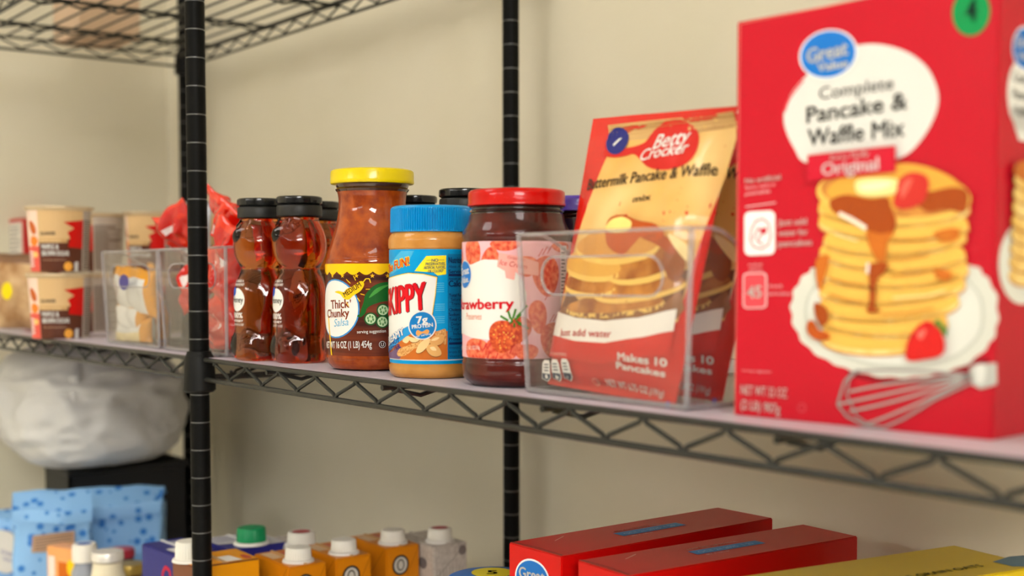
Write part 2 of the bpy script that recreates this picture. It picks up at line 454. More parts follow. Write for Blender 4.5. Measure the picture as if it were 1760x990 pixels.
# ---- salsa
salsa_m = noisy(M('salsa', (150, 50, 4), .5, **gloss), (126, 42, 2), (178, 80, 10), 120, 6, .3, .75, bump=.25, bscale=160)
c = atZ(642, 633, S); c.z = S; k = (c-CAM).dot(_f)/F
t = thing('salsa_jar', 'tall waisted glass jar of chunky salsa with a yellow lid', 'salsa jar', c)
q = MB(); body = smoothprof(prof_px(633, k, [(630, 70), (622, 77), (610, 79.5), (606, 80.5), (530, 80.5), (455, 80.5), (444, 78), (432, 75.5), (407, 68), (387, 62), (363, 58), (343, 57.5), (330, 60)]), 4)
q.lathe([(0.0005, .028), (.0015, 70*k)]+body, c, salsa_m, 72, cap=True)
q.build('sauce_filled_body', t)
glass_dark = M('jar_glass_rim', (70, 40, 24), .08, Coat_Weight=1.0, IOR=1.5)
q = MB(); q.lathe([((633-332)*k, 60*k), ((633-328)*k, 63*k), ((633-325)*k, 60.5*k), ((633-321)*k, 62.5*k), ((633-318)*k, 62*k)], c, glass_dark, 72); q.build('glass_neck', t)
q = MB(); yel = M('yellow_lid', (226, 200, 0), .35, Coat_Weight=.35, Coat_Roughness=.12)
q.lathe([((633-y)*k, r*k) for y, r in [(319, 66), (318.5, 70), (316, 71.5), (313, 71), (301, 71), (297, 70), (295, 67), (294.2, 62), (295.5, 58), (295.6, 2)]], c, yel, 96); q.build('lid', t)
C1 = Cyl(c, 80.5*k); A = Art(C1); u = lambda x, y: C1.unp(x, y)
tt = lambda y: (633-y)*k
def bandf(A, y0, y1, a0, a1, col, layer, yb=633, kk=None):
    kk = kk or k; A.polyf([(a0, (yb-y1)*kk), (a1, (yb-y1)*kk), (a1, (yb-y0)*kk), (a0, (yb-y0)*kk)], col, layer)
Rr = 80.5*k; half = PI*Rr*.97
bandf(A, 454, 607, -half, half, noisy(M('salsa_label_wood', (84, 34, 18), .4, Coat_Weight=.3), (62, 24, 14), (120, 50, 24), 30, 3, .35, .65, stretch=(.3, .3, 6)), 1)
# yellow awning with scallops
pts = []; n = 22
for i in range(n*10+1):
    a = -half+2*half*i/(n*10); pts.append((a, tt(467)-abs(math.sin(i/10*PI))*5.5*k))
A.polyf([(-half, tt(454)), (half, tt(454))]+pts[::-1], (250, 196, 8), 2)
def star(A, a, b, r, col, layer, n=5):
    A.polyf([(a+(r if i % 2 == 0 else r*.42)*math.sin(PI*i/n), b+(r if i % 2 == 0 else r*.42)*math.cos(PI*i/n)) for i in range(2*n)], col, layer)
for x in (572, 589, 613, 640, 666):
    a, b = u(x, 474); star(A, a, b, 4.2*k, (240, 180, 20), 3)
a0, b0 = C1.unp(616, 531)
R_ = 47*k
A.ellf((a0-R_, b0), R_+2.4*k, R_+2.4*k, (60, 140, 200), 3); A.ellf((a0-R_, b0), R_, R_, WHT, 4)
A.text('Thick', (570.5, 531), (601, 528.5), (128, 50, 20), 5, h=15, bold=.035)
A.text("'", (602, 530), (604, 530), (128, 58, 28), 5, h=15)
A.text('Chunky', (564.5, 546), (601, 544), (128, 50, 20), 5, h=14, bold=.035)
A.text('Salsa', (575.5, 561.5), (600, 559), (96, 170, 205), 5, h=13, shear=.25)
A.poly([(577, 502), (583, 500), (592, 502), (596, 497), (608, 491), (618, 484), (624, 484), (626, 490), (620, 500), (608, 508), (600, 515), (592, 513), (586, 506)], (248, 196, 20), 6, 4)
A.line([(623, 487), (629, 479), (635, 479), (637, 486)], 1.6*k, (248, 196, 20), 6)
A.text('MEDIUM', (594, 511), (622, 492), (50, 28, 14), 7, h=9, bold=.03)
for x0, y0, x1, y1 in [(612, 482, 608, 474), (603, 487, 596, 480), (620, 505, 627, 507), (615, 512, 619, 518), (596, 519, 600, 526), (629, 497, 636, 497)]:
    A.line([(x0, y0), (x1, y1)], 1.3*k, (248, 196, 20), 6)
# jalapeno and slices
A.poly([(621, 531), (625, 520), (628, 507), (640, 493), (655, 486), (672, 485), (690, 488), (700, 500), (690, 510), (672, 516), (655, 519), (640, 524), (631, 530), (628, 538), (620, 545), (613, 543), (619, 539)], (22, 92, 30), 3, 4)
A.poly([(634, 512), (644, 498), (658, 491), (672, 489), (660, 495), (646, 505)], (70, 150, 60), 4, 4)
for x, y, r in [(637, 548, 11), (658, 533, 11), (657, 553, 11), (676, 545, 11)]:
    A.ell((x, y), r*1.0, r, (26, 84, 34), 4); A.ell((x, y), r*.78, r*.78, (190, 214, 170), 5)
    for j in range(6):
        th = j*PI/3+.3; A.ell((x+r*.42*math.cos(th), y+r*.42*math.sin(th)), r*.15, r*.22, (90, 140, 84), 6, n=8)
A.text('serving suggestion', (614, 573), (663, 571), (236, 232, 224), 4, h=5.5)
A.text('NET WT 16 OZ (1 LB) 454g', (562.5, 598), (639, 597), WHT, 4, h=11.5, bold=.03)
a, b = u(657, 592); A.ellf((a, b), 5.6*k, 5.6*k, WHT, 4); A.ellf((a, b), 4.8*k, 4.8*k, (60, 24, 14), 5); A.textf('U', (a-2.2*k, b-3*k), (a+2.2*k, b-3*k), WHT, 6, h=6*k, bold=.02)
a, b = u(566, 560)
A.polyf([(a-3*k, tt(540)), (a+1*k, tt(540)), (a+12*k, tt(607)), (a+8*k, tt(607))], (250, 196, 8), 4)
A.mb.build('label', t)

# ---- peanut butter
c = atZ(743, 646, S); c.z = S; k = (c-CAM).dot(_f)/F; tt = lambda y: (646-y)*k
t = thing('peanut_butter_jar', 'peanut butter jar with ribbed blue lid and blue label', 'peanut butter jar', c)
pb_m = noisy(M('peanut_butter', (198, 138, 62), .45, **gloss), (190, 128, 54), (206, 146, 72), 60, 4, bump=.1, bscale=70)
q = MB(); prof = smoothprof(prof_px(646, k, [(645, 66), (641, 70.5), (634, 73.5), (624, 74), (619, 71.5), (525, 71.5), (432, 71.5), (428, 73.5), (420, 74), (412, 73.5), (406, 71), (400, 66)]), 4)
q.lathe([(.0004, .024)]+prof, c, pb_m, 72); q.build('filled_jar_body', t)
blue_lid = M('blue_ribbed_lid', (0, 140, 206), .36, Coat_Weight=.4, Coat_Roughness=.2)
q = MB(); n = 104; seg = n*6
prof = [(400.5, 68.5), (400, 70.2), (396, 70.6), (364, 70), (360, 69.2), (357.5, 67), (356, 63), (355.6, 2)]
q.lathe([((646-y)*k, r*k) for y, r in prof], c, blue_lid, seg, rfun=lambda th, z: (2.4*k*(min(1, max(0, math.sin(n*th)*1.6+.6))-1) if tt(397) <= z <= tt(363) else 0), smooth=False); q.build('lid', t)
C1 = Cyl(c, 72.4*k); A = Art(C1); half = PI*72.4*k*.98; u = C1.unp
SB = (0, 152, 214)
bandf(A, 430, 621, -half, half, SB, 1, 646)
bandf(A, 613.5, 615, -half, half, WHT, 2, 646)
# diagonal lighter rays on the upper band
A.poly([(690, 431), (712, 431), (700, 456), (676, 470), (668, 470)], (70, 176, 222), 2)
# FUN! burst
A.text('The FUN!', (651 if False else 669.8, 470), (705.5, 455.5), (255, 214, 30), 4, h=15, bold=.10, shear=.2)
A.text('The FUN!', (669.8, 470), (705, 455.5), (214, 42, 20), 5, h=14, bold=.03, shear=.2)
# yellow flag
A.poly([(713, 466), (733, 440), (766.5, 439), (766.5, 471.5), (752, 473.5), (745, 468)], (246, 226, 44), 3)
for i, (s_, xa, xb) in enumerate([('NO', 742, 753), ('PRESERVATIVES,', 732, 765), ('ARTIFICIAL FLAVORS,', 729, 765), ('OR COLORS*', 736, 762)]):
    A.text(s_, (xa, 450+i*6.3), (xb, 449.6+i*6.0), (20, 60, 110), 5, h=5, bold=.03)
A.line([(733, 447.5), (741, 447.3)], .5*k, (20, 60, 110), 5); A.line([(754, 447), (763, 446.8)], .5*k, (20, 60, 110), 5)
# white name shield with yellow outline
def flatp(x, y): return u(x, y)
sh = [(655, 476), (700, 470), (725, 472), (747, 478), (744, 505), (738, 538), (712, 549), (690, 561), (669.5, 574), (655, 560)]
L0 = u(669.3, 500)[0]-.022
def shield(dx, col, lay):
    P = [(L0, tt(486-dx)), (u(672, 0)[0], tt(477-dx)), (u(700, 0)[0], tt(470.5-dx)), (u(725, 0)[0], tt(472-dx)), (u(748+dx, 0)[0], tt(477.5-dx)), (u(745+dx, 0)[0], tt(505)), (u(739+dx, 0)[0], tt(541)), (u(714, 0)[0], tt(549+dx)), (u(690, 0)[0], tt(561+dx)), (u(671, 0)[0], tt(575+dx)), (L0, tt(588+dx))]
    A.polyf(P, col, lay)
shield(2.2, (18, 70, 140), 3); shield(1.3, (246, 214, 60), 4); shield(0, WHT, 5)
# SKIPPY: letters S and K turn away past the edge of the jar
a0, b0 = u(683.5, 535); a1, b1 = u(738, 528)
Lk = (a1-a0); base0 = (a0-Lk*.64, tt(543)); 
A.textf('SKIPPY', base0, (a1, tt(529)), (70, 10, 14), 6, h=46*k, bold=.085, shear=.18)
A.textf('SKIPPY', (base0[0], base0[1]+.6*k), (a1-1.0*k, tt(528)), (214, 14, 28), 7, h=45*k, bold=.06, shear=.18)
# creamy band
A.polyf([(L0, tt(592)), (u(671, 0)[0], tt(575)), (u(690, 0)[0], tt(562)), (u(712, 0)[0], tt(550)), (u(730, 0)[0], tt(546)), (u(722, 0)[0], tt(556)), (u(706, 0)[0], tt(568)), (u(690, 0)[0], tt(580)), (u(671, 0)[0], tt(598)), (L0, tt(618))], (40, 150, 214), 6)
A.polyf([(L0, tt(590)), (u(671, 0)[0], tt(573.5)), (u(690, 0)[0], tt(560.5)), (u(714, 0)[0], tt(548.5)), (u(714, 0)[0], tt(550.5)), (u(690, 0)[0], tt(562.8)), (u(671, 0)[0], tt(576)), (L0, tt(592))], WHT, 7)
A.textf('CREAMY', (-.0445, .0222), (-.0205, .0325), (10, 60, 140), 7, h=.0050, bold=.13, shear=.1); A.textf('CREAMY', (-.0445, .0222), (-.0205, .0325), WHT, 8, h=.0050, bold=.05, shear=.1)
# roasted nut picture
A.polyf([(L0, tt(613.5)), (L0, tt(618)), (u(671, 0)[0], tt(598)), (u(690, 0)[0], tt(580)), (u(706, 0)[0], tt(569)), (u(735, 0)[0], tt(566)), (u(766.5, 0)[0], tt(566)), (u(766.5, 0)[0], tt(613.5))], (204, 110, 40), 4)
A.polyf([(L0, tt(613.5)), (u(670, 0)[0], tt(603)), (u(686, 0)[0], tt(592)), (u(692, 0)[0], tt(600)), (u(684, 0)[0], tt(613.5))], (112, 84, 120), 5)
A.text('PEANUT', (670.2, 597), (689, 588), (44, 36, 110), 7, h=7.5, bold=.03)
A.text('BUTTER', (671, 606), (690, 598), (44, 36, 110), 7, h=7.5, bold=.03)
nutshell = noisy(M('printed_shell', (212, 150, 80), .45), (190, 122, 54), (232, 180, 110), 900, 2)
A.poly([(684, 606), (690, 598), (702, 594), (712, 588), (722, 583), (727, 588), (722, 596), (712, 600), (704, 607), (694, 612), (686, 612)], nutshell, 6, 4)
A.poly([(748, 572), (758, 567), (766, 567), (766, 592), (760, 588), (752, 582)], nutshell, 6, 3)
A.poly([(693, 585), (702, 577), (706, 582), (700, 590)], (240, 206, 150), 7, 3)
for P, cc in [([(716, 603), (722, 590), (733, 582), (740, 583), (736, 594), (727, 604), (719, 607)], (236, 200, 140)), ([(738, 588), (745, 578), (757, 576), (763, 582), (758, 591), (747, 594)], (222, 164, 96)), ([(733, 600), (738, 592), (748, 592), (756, 600), (758, 609), (750, 613), (740, 610)], (228, 174, 104)), ([(704, 579), (714, 581), (722, 583), (716, 588), (707, 587)], (240, 206, 150))]:
    A.poly([(x, y+1) for x, y in P], (120, 70, 30), 7, 4); A.poly(P, cc, 8, 4)
A.poly([(741, 585), (748, 580), (755, 580), (749, 585)], (244, 208, 150), 9, 3); A.poly([(739, 597), (746, 596), (750, 602), (743, 602)], (248, 214, 158), 9, 3)
# protein seal
A.ell((726.5, 559), 23.5, 25, WHT, 9); A.ell((726.5, 559), 21.5, 23, (24, 120, 188), 10)
A.text('7g', (718, 556), (735.5, 554), WHT, 11, h=12, bold=.04); A.text('PROTEIN', (710, 565), (744, 561), WHT, 11, h=6.5, bold=.04)
A.poly([(716, 573), (719, 567), (726, 570), (734, 566), (738, 569), (735, 574), (727, 573), (720, 577)], (222, 156, 84), 11, 3)
A.text('per serving', (716, 580), (741, 575), WHT, 11, h=3.8)
# ghost small print
for i in range(5): A.line([(750, 487+i*3.6), (763, 486.6+i*3.6)], 1.0*k, (90, 190, 226), 3)
for i in range(4): A.line([(748, 523+i*3.4), (764, 522.6+i*3.4)], 1.0*k, (90, 190, 226), 3)
for i in range(4): A.line([(742, 545+i*3.4), (764, 544+i*3.4)], 1.0*k, (90, 190, 226), 3)
# nutrition panel
x0, x1 = u(767.5, 0)[0], u(767.5, 0)[0]+.026
NAVY = (20, 44, 92)
A.polyf([(x0, tt(613)), (x1, tt(613)), (x1, tt(438)), (x0, tt(438))], (12, 122, 178), 2)
A.linef([(x0, tt(439)), (x0, tt(613))], .5*k, (10, 90, 140), 3)
def nline(txt, y, h, w_, ind=0, bold=.03): A.textf(txt, (x0+(1.5+ind)*k, tt(y)), (x0+(1.5+ind)*k+w_, tt(y)), NAVY, 4, h=h*k, bold=bold)
nline('Nutrition Facts', 453, 10, .0215, bold=.04); nline('About 14 servings', 461, 5, .018, bold=0); nline('Serving size', 470, 6, .020)
A.linef([(x0+.0006, tt(473)), (x1-.0006, tt(473))], 4*k, NAVY, 4); nline('Amount per serving', 481, 4.5, .0165); nline('Calories', 492, 10, .0185, bold=.05)
for y, s_, ind, w_ in [(509, 'Total Fat 16g', 0, .016), (516, 'Saturated Fat', 4, .017), (523, 'Trans Fat 0g', 4, .016), (533, 'Cholesterol 0mg', 0, .020), (541, 'Sodium 150mg', 0, .018), (549, 'Total Carb. 7g', 0, .018), (557, 'Dietary Fiber', 4, .016), (565, 'Total Sugars', 4, .015), (573, 'Includes 3g', 8, .014), (582, 'Protein 7g', 0, .015)]:
    nline(s_, y, 5.2, w_, ind, .02 if ind else .04); A.linef([(x0+.0006, tt(y+2)), (x1-.0006, tt(y+2))], .4*k, NAVY, 4)
A.linef([(x0+.0006, tt(587)), (x1-.0006, tt(587))], 4*k, NAVY, 4)
for y, s_ in [(596, 'Vitamin D 0mcg'), (603, 'Iron 0.6mg'), (610, 'Vitamin E 4mg')]: nline(s_, y, 4.4, .017, 0, 0)
A.mb.build('label', t)

# ---- strawberry preserves
c = atZ(888.5, 660, S); c.z = S; k = (c-CAM).dot(_f)/F; tt = lambda y: (660-y)*k
t = thing('preserves_jar', 'strawberry preserves jar with red lid and pink label', 'jam jar', c)
jam_m = noisy(M('strawberry_jam', (70, 12, 6), .4, **gloss), (44, 6, 4), (92, 20, 8), 40, 4, bump=.12, bscale=60)
jprof = [(658, 78), (654, 84), (648, 90.5), (638, 93.5), (620, 94), (612, 92.3), (515, 92.3), (417, 92.3), (410, 93.6), (400, 92.5), (392, 88), (385, 84.5), (376, 82), (370, 80.5)]
q = MB(); q.lathe([(.0004, .027)]+smoothprof(prof_px(660, k, jprof), 4), c, jam_m, 72); q.build('filled_jar_body', t)
jglass = M('jar_glass_neck', (40, 18, 14), .05, Coat_Weight=1.0)
q = MB(); q.lathe(smoothprof(prof_px(660, k, [(371, 80.5), (368, 79), (365.5, 82), (363, 79), (360.5, 78.5), (358.5, 81), (356, 79)]), 3), c, jglass, 72); q.build('glass_neck', t)
red_lid = M('red_lid', (196, 4, 0), .3, Coat_Weight=.4, Coat_Roughness=.1)
lidp = [(356.5, 79), (356.5, 82), (355.5, 83.6), (352.5, 83.6), (351.5, 82.8), (338, 82.8), (332.5, 82), (329.5, 78.5), (328.5, 74), (330, 70), (330.2, 2)]
q = MB(); q.lathe([((660-y)*k, r*k) for y, r in lidp], c, red_lid, 96); q.build('lid', t)
C1 = Cyl(c, 93.2*k); A = Art(C1); half = PI*93.2*k*.93; u = C1.unp
PK = (238, 184, 192)
bandf(A, 417, 611, -.061, half, PK, 1, 660)
Y417 = tt(417.3); Y611 = tt(610.7)
def clampb(P): return [(a, min(Y417, max(Y611, b))) for a, b in P]
SR = noisy(M('printed_strawberry', (226, 84, 50), .4), (206, 52, 28), (240, 128, 88), 330, 3)
def berry(x, y, rx, ry, rot=0, lay=2, mt=None, flat=None):
    a0, b0 = u(x, y) if flat is None else flat; P = []
    for i in range(28):
        th = 2*PI*i/28; r = 1-.16*math.cos(th-PI)*0; X = rx*math.sin(th)*(1+.20*math.cos(th)); Yy = ry*math.cos(th)
        X, Yy = X*math.cos(rot)-Yy*math.sin(rot), X*math.sin(rot)+Yy*math.cos(rot)
        P.append((a0+X*k, b0+Yy*k))
    A.polyf(clampb(P), mt or SR, lay)
for x, y, rx, ry, rot in [(812, 436, 21, 28, .2), (868, 421, 26, 10, 0), (842, 452, 26, 18, 1.2), (905, 458, 20, 17, 0), (940, 475, 26, 34, .1), (818, 604, 30, 22, 0), (863, 600, 34, 24, .4), (925, 545, 16, 28, .1), (951, 585, 26, 30, -.1), (905, 606, 20, 14, 0), (965, 425, 24, 9, 0)]:
    berry(x, y, rx, ry, rot)
for i in range(16):
    berry(0, 0, 24, 30, random.uniform(-.6, .6), 2, None, (.062+.016*(i//2), tt(450+(i % 2)*90+random.uniform(-8, 8))))
for x, y in [(925, 441), (932, 438), (940, 436), (838, 600), (830, 604), (950, 552), (944, 554), (936, 516)]:   # thin stems
    A.line([(x, y), (x+8, y-14)], 1.6*k, (206, 60, 60), 3)
for x, y in [(836, 590), (842, 606), (856, 607), (880, 598), (902, 470)]: A.line([(x, y), (x-4, y+10)], 1.6*k, (200, 40, 50), 3)
def fl(P): return [(u(x, y)[0], tt(y)) for x, y in P]
A.polyf([(-.061, tt(455))]+fl([(798, 457), (812, 455), (832, 447), (855, 448), (880, 460), (898, 482), (905, 505), (903, 530), (890, 556), (868, 574), (845, 580), (815, 578), (798, 572)])+[(-.061, tt(574))], WHT, 4)
A.polyf(fl([(858, 436), (895, 443), (925, 452), (925, 474), (900, 471), (886, 468), (884, 481), (870, 478), (868, 466), (855, 459)]), (240, 170, 160), 5)
A.text('Great on', (872, 444), (902, 449), (196, 60, 60), 6, h=5); A.text('Ice Cream', (859, 454.5), (905, 463), (196, 60, 60), 6, h=9, shear=.2)
# logo oval at the edge of the jar
a, b = u(806, 472)
A.ellf((a-12.5*k, tt(472)), 24*k, 24.5*k, WHT, 5); A.ellf((a-12.5*k, tt(472)), 22*k, 22.5*k, (20, 116, 200), 6)
A.textf('Great', (a-31*k, tt(474)), (a+4*k, tt(470)), WHT, 7, h=12*k, bold=.03); A.textf('Value.', (a-26*k, tt(487)), (a+3*k, tt(484)), WHT, 7, h=10*k, bold=.03)
a1 = u(883, 527)[0]; A.textf('Strawberry', (a1-(a1-u(803, 0)[0])*1.42, tt(531)), (a1, tt(527.5)), (206, 20, 34), 6, h=17*k, bold=.045)
a1 = u(829, 545)[0]; A.textf('Preserves', (a1-42*k, tt(547)), (a1, tt(546.5)), (232, 140, 110), 6, h=11*k, shear=.2)
# ripe berries with leaves
ripe = noisy(M('printed_ripe_berry', (206, 70, 26), .35), (176, 36, 18), (224, 104, 44), 420, 3)
berry(892, 568, 18, 24, -.5, 6, ripe); berry(865, 579, 25, 27, -.2, 7, ripe)
for dx, dy in [(-2, 0), (2, -1), (5, 2), (-6, 3), (8, -3), (0, 4)]: A.line([(880+dx, 548+dy), (880+dx*3.2, 540+dy*3-6)], 3.4*k, (70, 128, 40), 8)
for dx, dy in [(-2, 0), (3, 0), (0, 3), (6, 4)]: A.line([(884+dx, 552+dy), (884+dx*4, 556+dy*2.2)], 3*k, (60, 110, 34), 8)
random.seed(5)
for i in range(26):
    th = random.random()*6.28; r = random.random()**.5
    A.ell((865+20*r*math.cos(th), 579+20*r*math.sin(th)), .9, 1.3, (240, 190, 90), 8, n=6)
A.text('NET WT 18 OZ (1 LB 2 OZ) 510g', (795.5, 601), (826, 600), WHT, 6, h=6)
# information panel on the far side
x0 = u(962, 0)[0]; A.polyf([(x0, tt(424)), (x0+.008, tt(424)), (x0+.008, tt(548)), (x0, tt(548))], (244, 226, 226), 4)
for i in range(14): A.linef([(x0+.001, tt(430+i*6)), (x0+.0035+.003*random.random(), tt(430+i*6))], 1.8*k, (80, 60, 60), 5)
for i in range(16): A.linef([(x0+.001, tt(516+i*1.9)), (x0+.007, tt(516+i*1.9))], random.choice([.5, .9, 1.2])*k, (30, 30, 30), 5)
A.mb.build('label', t)

# ---- grape jelly behind
c2 = atY(993, 339, .122); c2 = Vector((c2.x, .122, S)); k2 = (c2-CAM).dot(_f)/F
t = thing('grape_jelly_jar', 'dark grape jelly jar with purple lid behind the red-lidded jar', 'jam jar', c2)
H = .1268/(660-328)   # same jar, metres per photo step
sc = .0329/83.6; hk = (atY(993, 340, .122).z-S)/(660-329)
g_m = M('grape_jelly', (30, 12, 34), .3, **gloss)
q = MB(); q.lathe([(.0004, .027)]+smoothprof([((660-y)*hk, r*sc) for y, r in jprof], 4), c2, g_m, 64); q.build('filled_jar_body', t)
q = MB(); q.lathe(smoothprof([((660-y)*hk, r*sc) for y, r in [(371, 80.5), (368, 79), (365.5, 82), (363, 79), (360.5, 78.5), (358.5, 81), (356, 79)]], 3), c2, jglass, 64); q.build('glass_neck', t)
q = MB(); q.lathe([((660-y)*hk, r*sc) for y, r in lidp], c2, M('purple_lid', (84, 62, 168), .3, Coat_Weight=.6, Coat_Roughness=.08), 80); q.build('lid', t)
A = Art(Cyl(c2, 93.2*sc)); bandf(A, 417, 611, -.05, .08, (196, 170, 214), 1, 660, hk); 
for i in range(40): A.ellf((-.045+.12*random.random(), .03+.05*random.random()), .006, .006, random.choice([(90, 60, 140), (120, 84, 166), (70, 44, 120)]), 2, n=16)
A.mb.build('label', t)

# ---- honey bears
def honey_bear(c, label, rz=0):
    k = .0004817; front = -PI/2; t = thing('honey_bottle', label, 'honey bottle', c, 0, None)
    yb = 626
    base = [(yb-y, r) for y, r in [(626, 40), (621, 45), (612, 46), (600, 45.5), (580, 45), (560, 46.5), (530, 47.5), (505, 47), (485, 44), (470, 38.5), (459, 35), (450, 39), (435, 45.5), (420, 47.5), (405, 46.5), (392, 43), (382, 39), (374, 34.5), (368, 34)]]
    base = smoothprof([(a*k, b*k) for a, b in base], 5)
    def bump(th, z, th0, y0, A_, st, sz):
        d = (th-th0+PI) % (2*PI)-PI; return A_*k*math.exp(-(d/st)**2-((z-(yb-y0)*k)/(sz*k))**2)
    def rf(th, z):
        r = 0
        r += bump(th, z, front, 398, 9, .34, 13)                  # snout
        r += bump(th, z, front, 390, 3, .14, 5)                   # nose
        for s_ in (-1, 1):
            r += bump(th, z, front+s_*.62, 378, 5, .22, 9)        # brow / ear root
            for j in range(10):                                   # arm: shoulder out, bending to the belly
                f = j/9; y = lerp(488, 552, f); a = lerp(1.45, 1.0, f**1.5)
                r += bump(th, z, front+s_*a, y, 1.5, .15, 8)
            for j in range(9):                                    # fur ticks along the arm
                f = j/8; y = lerp(484, 560, f); a = 1.05-.25*math.sin(f*PI)
                r += bump(th, z, front+s_*a, y, 1.9, .04, 1.9)
            r += bump(th, z, front+s_*.55, 598, 10, .34, 22)      # feet
            for j in range(9):
                f = j/8; r += bump(th, z, front+s_*lerp(.25, 1.15, f), 588-5*math.sin(f*PI*1.0), 2.0, .035, 3.2)
            r += bump(th, z, front+s_*PI/2, 600, 5, .5, 30)
        r += .9*k*math.sin(front-th)*0
        return r
    q = MB(); q.lathe([(0.0003, .016)]+base, c, honey_m, 128, rfun=lambda th, z: rf(th, z) if z > .001 else 0)
    o = q.build('bottle_body', t, auto=False)
    capm = M('black_cap', (30, 29, 28), .45); q = MB()
    q.lathe([((yb-y)*k, r*k) for y, r in [(366.5, 34), (366.5, 39.5), (364, 40.3), (349, 40), (347, 39), (346, 36)]], c, capm, 80, rfun=lambda th, z: (.35*k*math.sin(40*th) if (yb-363)*k < z < (yb-350)*k else 0)); q.build('cap_skirt', t, auto=False)
    q = MB(); q.lathe([((yb-y)*k, r*k) for y, r in [(346.5, 35), (344.5, 38), (343, 40.5), (337, 41), (333, 40.5), (331, 38), (331.5, 34), (333, 31), (333, 1)]], c, M('black_cap_top', (24, 24, 24), .25, Coat_Weight=.5), 80); q.build('flip_top', t)
    sf = Cyl(c, 46.5*k, front, lambda th, z: interp(base, z)+rf(th, z)+.0002)
    A = Art(sf)
    b = lambda y: (yb-y)*k
    A.ellf((0, b(515)), 20*k, 21*k, WHT, 2); A.ellf((-12*k, b(500)), 8*k, 8.5*k, (30, 90, 190), 3)
    A.textf('Honey', (-15*k, b(520)), (17*k, b(520)), (30, 24, 20), 3, h=11*k, bold=.02)
    A.textf('US GRADE A', (-15*k, b(483)), (15*k, b(483)), WHT, 2, h=4.5*k, bold=.03); A.textf('CLOVER HONEY', (-18*k, b(489.5)), (18*k, b(489.5)), WHT, 2, h=4.5*k, bold=.03)
    A.textf('100%', (-15*k, b(548)), (15*k, b(548)), WHT, 2, h=10*k, bold=.04); A.textf('HONEY', (-16*k, b(555)), (16*k, b(555)), WHT, 2, h=4*k, bold=.03); A.textf('NET WT 12 OZ', (-17*k, b(562)), (17*k, b(562)), WHT, 2, h=4*k, bold=.03)
    A.mb.build('label_print', t)
    return t
c = atZ(517, 622, S); c.z = S
bear = honey_bear(c, 'bear-shaped honey bottle in front, directly beside the salsa jar')
def bear_at(p, rz, label):
    o = copy_tree(bear); o.location = p; o.rotation_euler = (0, 0, rz); o['label'] = label
c = atZ(449, 618, S); c.z = S; bear_at(c, .05, 'bear-shaped honey bottle, leftmost and beside the red snack bags')
for x, y, Y, l in [(547, 344, .094, 'honey bottle behind the front two, its cap just left of the salsa neck'), (712, 341, .118, 'honey bottle whose black cap shows between the yellow and blue lids'), (797, 346, .102, 'honey bottle whose black cap shows between blue and red lids')]:
    p = atY(x, y, Y); bear_at(Vector((p.x, Y, S)), .1, l)

# ================================================================== PANCAKE BOX
P0 = atZ(1262, 713, S); P1 = atZ(1706, 757.3, S)
ux = (P1-P0); W = ux.length; ux.normalize(); nrm = Vector((ux.y, -ux.x, 0)); DP = .056
fp = Plane(P0, ux, (0, 0, 1)); Hb = (fp.unp(1272, 40)[1]+fp.unp(1600, -27)[1])/2
t = thing('pancake_mix_box', 'big red pancake and waffle mix box on the shelf, nearest at right', 'box', P0)
t.rotation_euler = (0, 0, 0)
RED = (198, 22, 44)
red_m = M('box_red', (196, 14, 38), .42, Coat_Weight=.18, Coat_Roughness=.25)
q = MB(); bm = bmesh.new(); bmesh.ops.create_cube(bm, size=1)
for v in bm.verts:
    v.co = P0+ux*((v.co.x+.5)*W)+(-nrm)*((v.co.y+.5)*DP)+Vector((0, 0, (v.co.z+.5)*Hb))
bmesh.ops.bevel(bm, geom=bm.edges[:], offset=.0007, segments=2, affect='EDGES'); q.bm(bm, red_m, False)
q.build('carton', t, weld=True)
z5 = lambda x, y: (1250+x/2.4745, y/2.4745)
z6 = lambda x, y: (1250+x/2.357, 380+y/2.357)
A = Art(fp)
# worn pale corner edges
for P in ([(1263, 712), (1272.5, 41)], [(1272.5, 41), (1720, -50)]): A.line(P, .0005, (226, 120, 110), 1)
# front plate and blob
A.poly([z5(*p) for p in [(600, 187), (700, 198), (790, 235), (860, 300), (898, 400), (885, 490), (830, 590), (745, 668), (600, 690), (350, 697), (285, 630), (243, 530), (252, 440), (310, 350), (400, 270), (500, 210)]], (224, 222, 216), 2, 5)
A.poly([z5(*p) for p in [(305, 360), (330, 340), (270, 420), (248, 480), (250, 440)]], (220, 80, 90), 3, 3)
bo = z5(432, 231)
def tilt_ell(A, c, rx, ry, rot, col, lay): A.ell(c, rx, ry, col, lay, rot)
tilt_ell(A, bo, 51, 42, -.30, (236, 240, 246), 4); tilt_ell(A, bo, 47.5, 39, -.30, (24, 118, 208), 5)
A.text('Great', z5(346, 272), z5(516, 232), WHT, 7, h=25, bold=.045); A.text('Value', z5(388, 306), z5(516, 284), WHT, 7, h=14, bold=.05)
A.text('Complete', z5(394, 424), z5(710, 378), (52, 50, 48), 5, h=21, bold=.0)
A.text('Pancake &', z5(342, 524), z5(768, 462), (52, 50, 48), 5, h=28, bold=.022)
A.text('Waffle Mix', z5(346, 622), z5(756, 578), (52, 50, 48), 5, h=29, bold=.022)
A.poly([z5(*p) for p in [(358, 662), (732, 620), (732, 732), (355, 772)]], (206, 24, 50), 26)
A.text('Extra Fluffy', z5(456, 683), z5(620, 664), WHT, 28, h=8, bold=.01); A.text('Original', z5(420, 748), z5(660, 722), (250, 236, 236), 28, h=21, bold=.03)
A.text('No artificial', z5(78, 780), z5(228, 762), WHT, 3, h=8, bold=.02); A.text('flavors, colors or', z5(78, 806), z5(208, 790), (240, 180, 185), 3, h=6); A.text('preservatives', z5(78, 832), z5(184, 818), (240, 200, 205), 3, h=6)
A.line([z5(80, 880), z5(208, 862)], .0005, (240, 200, 205), 3)
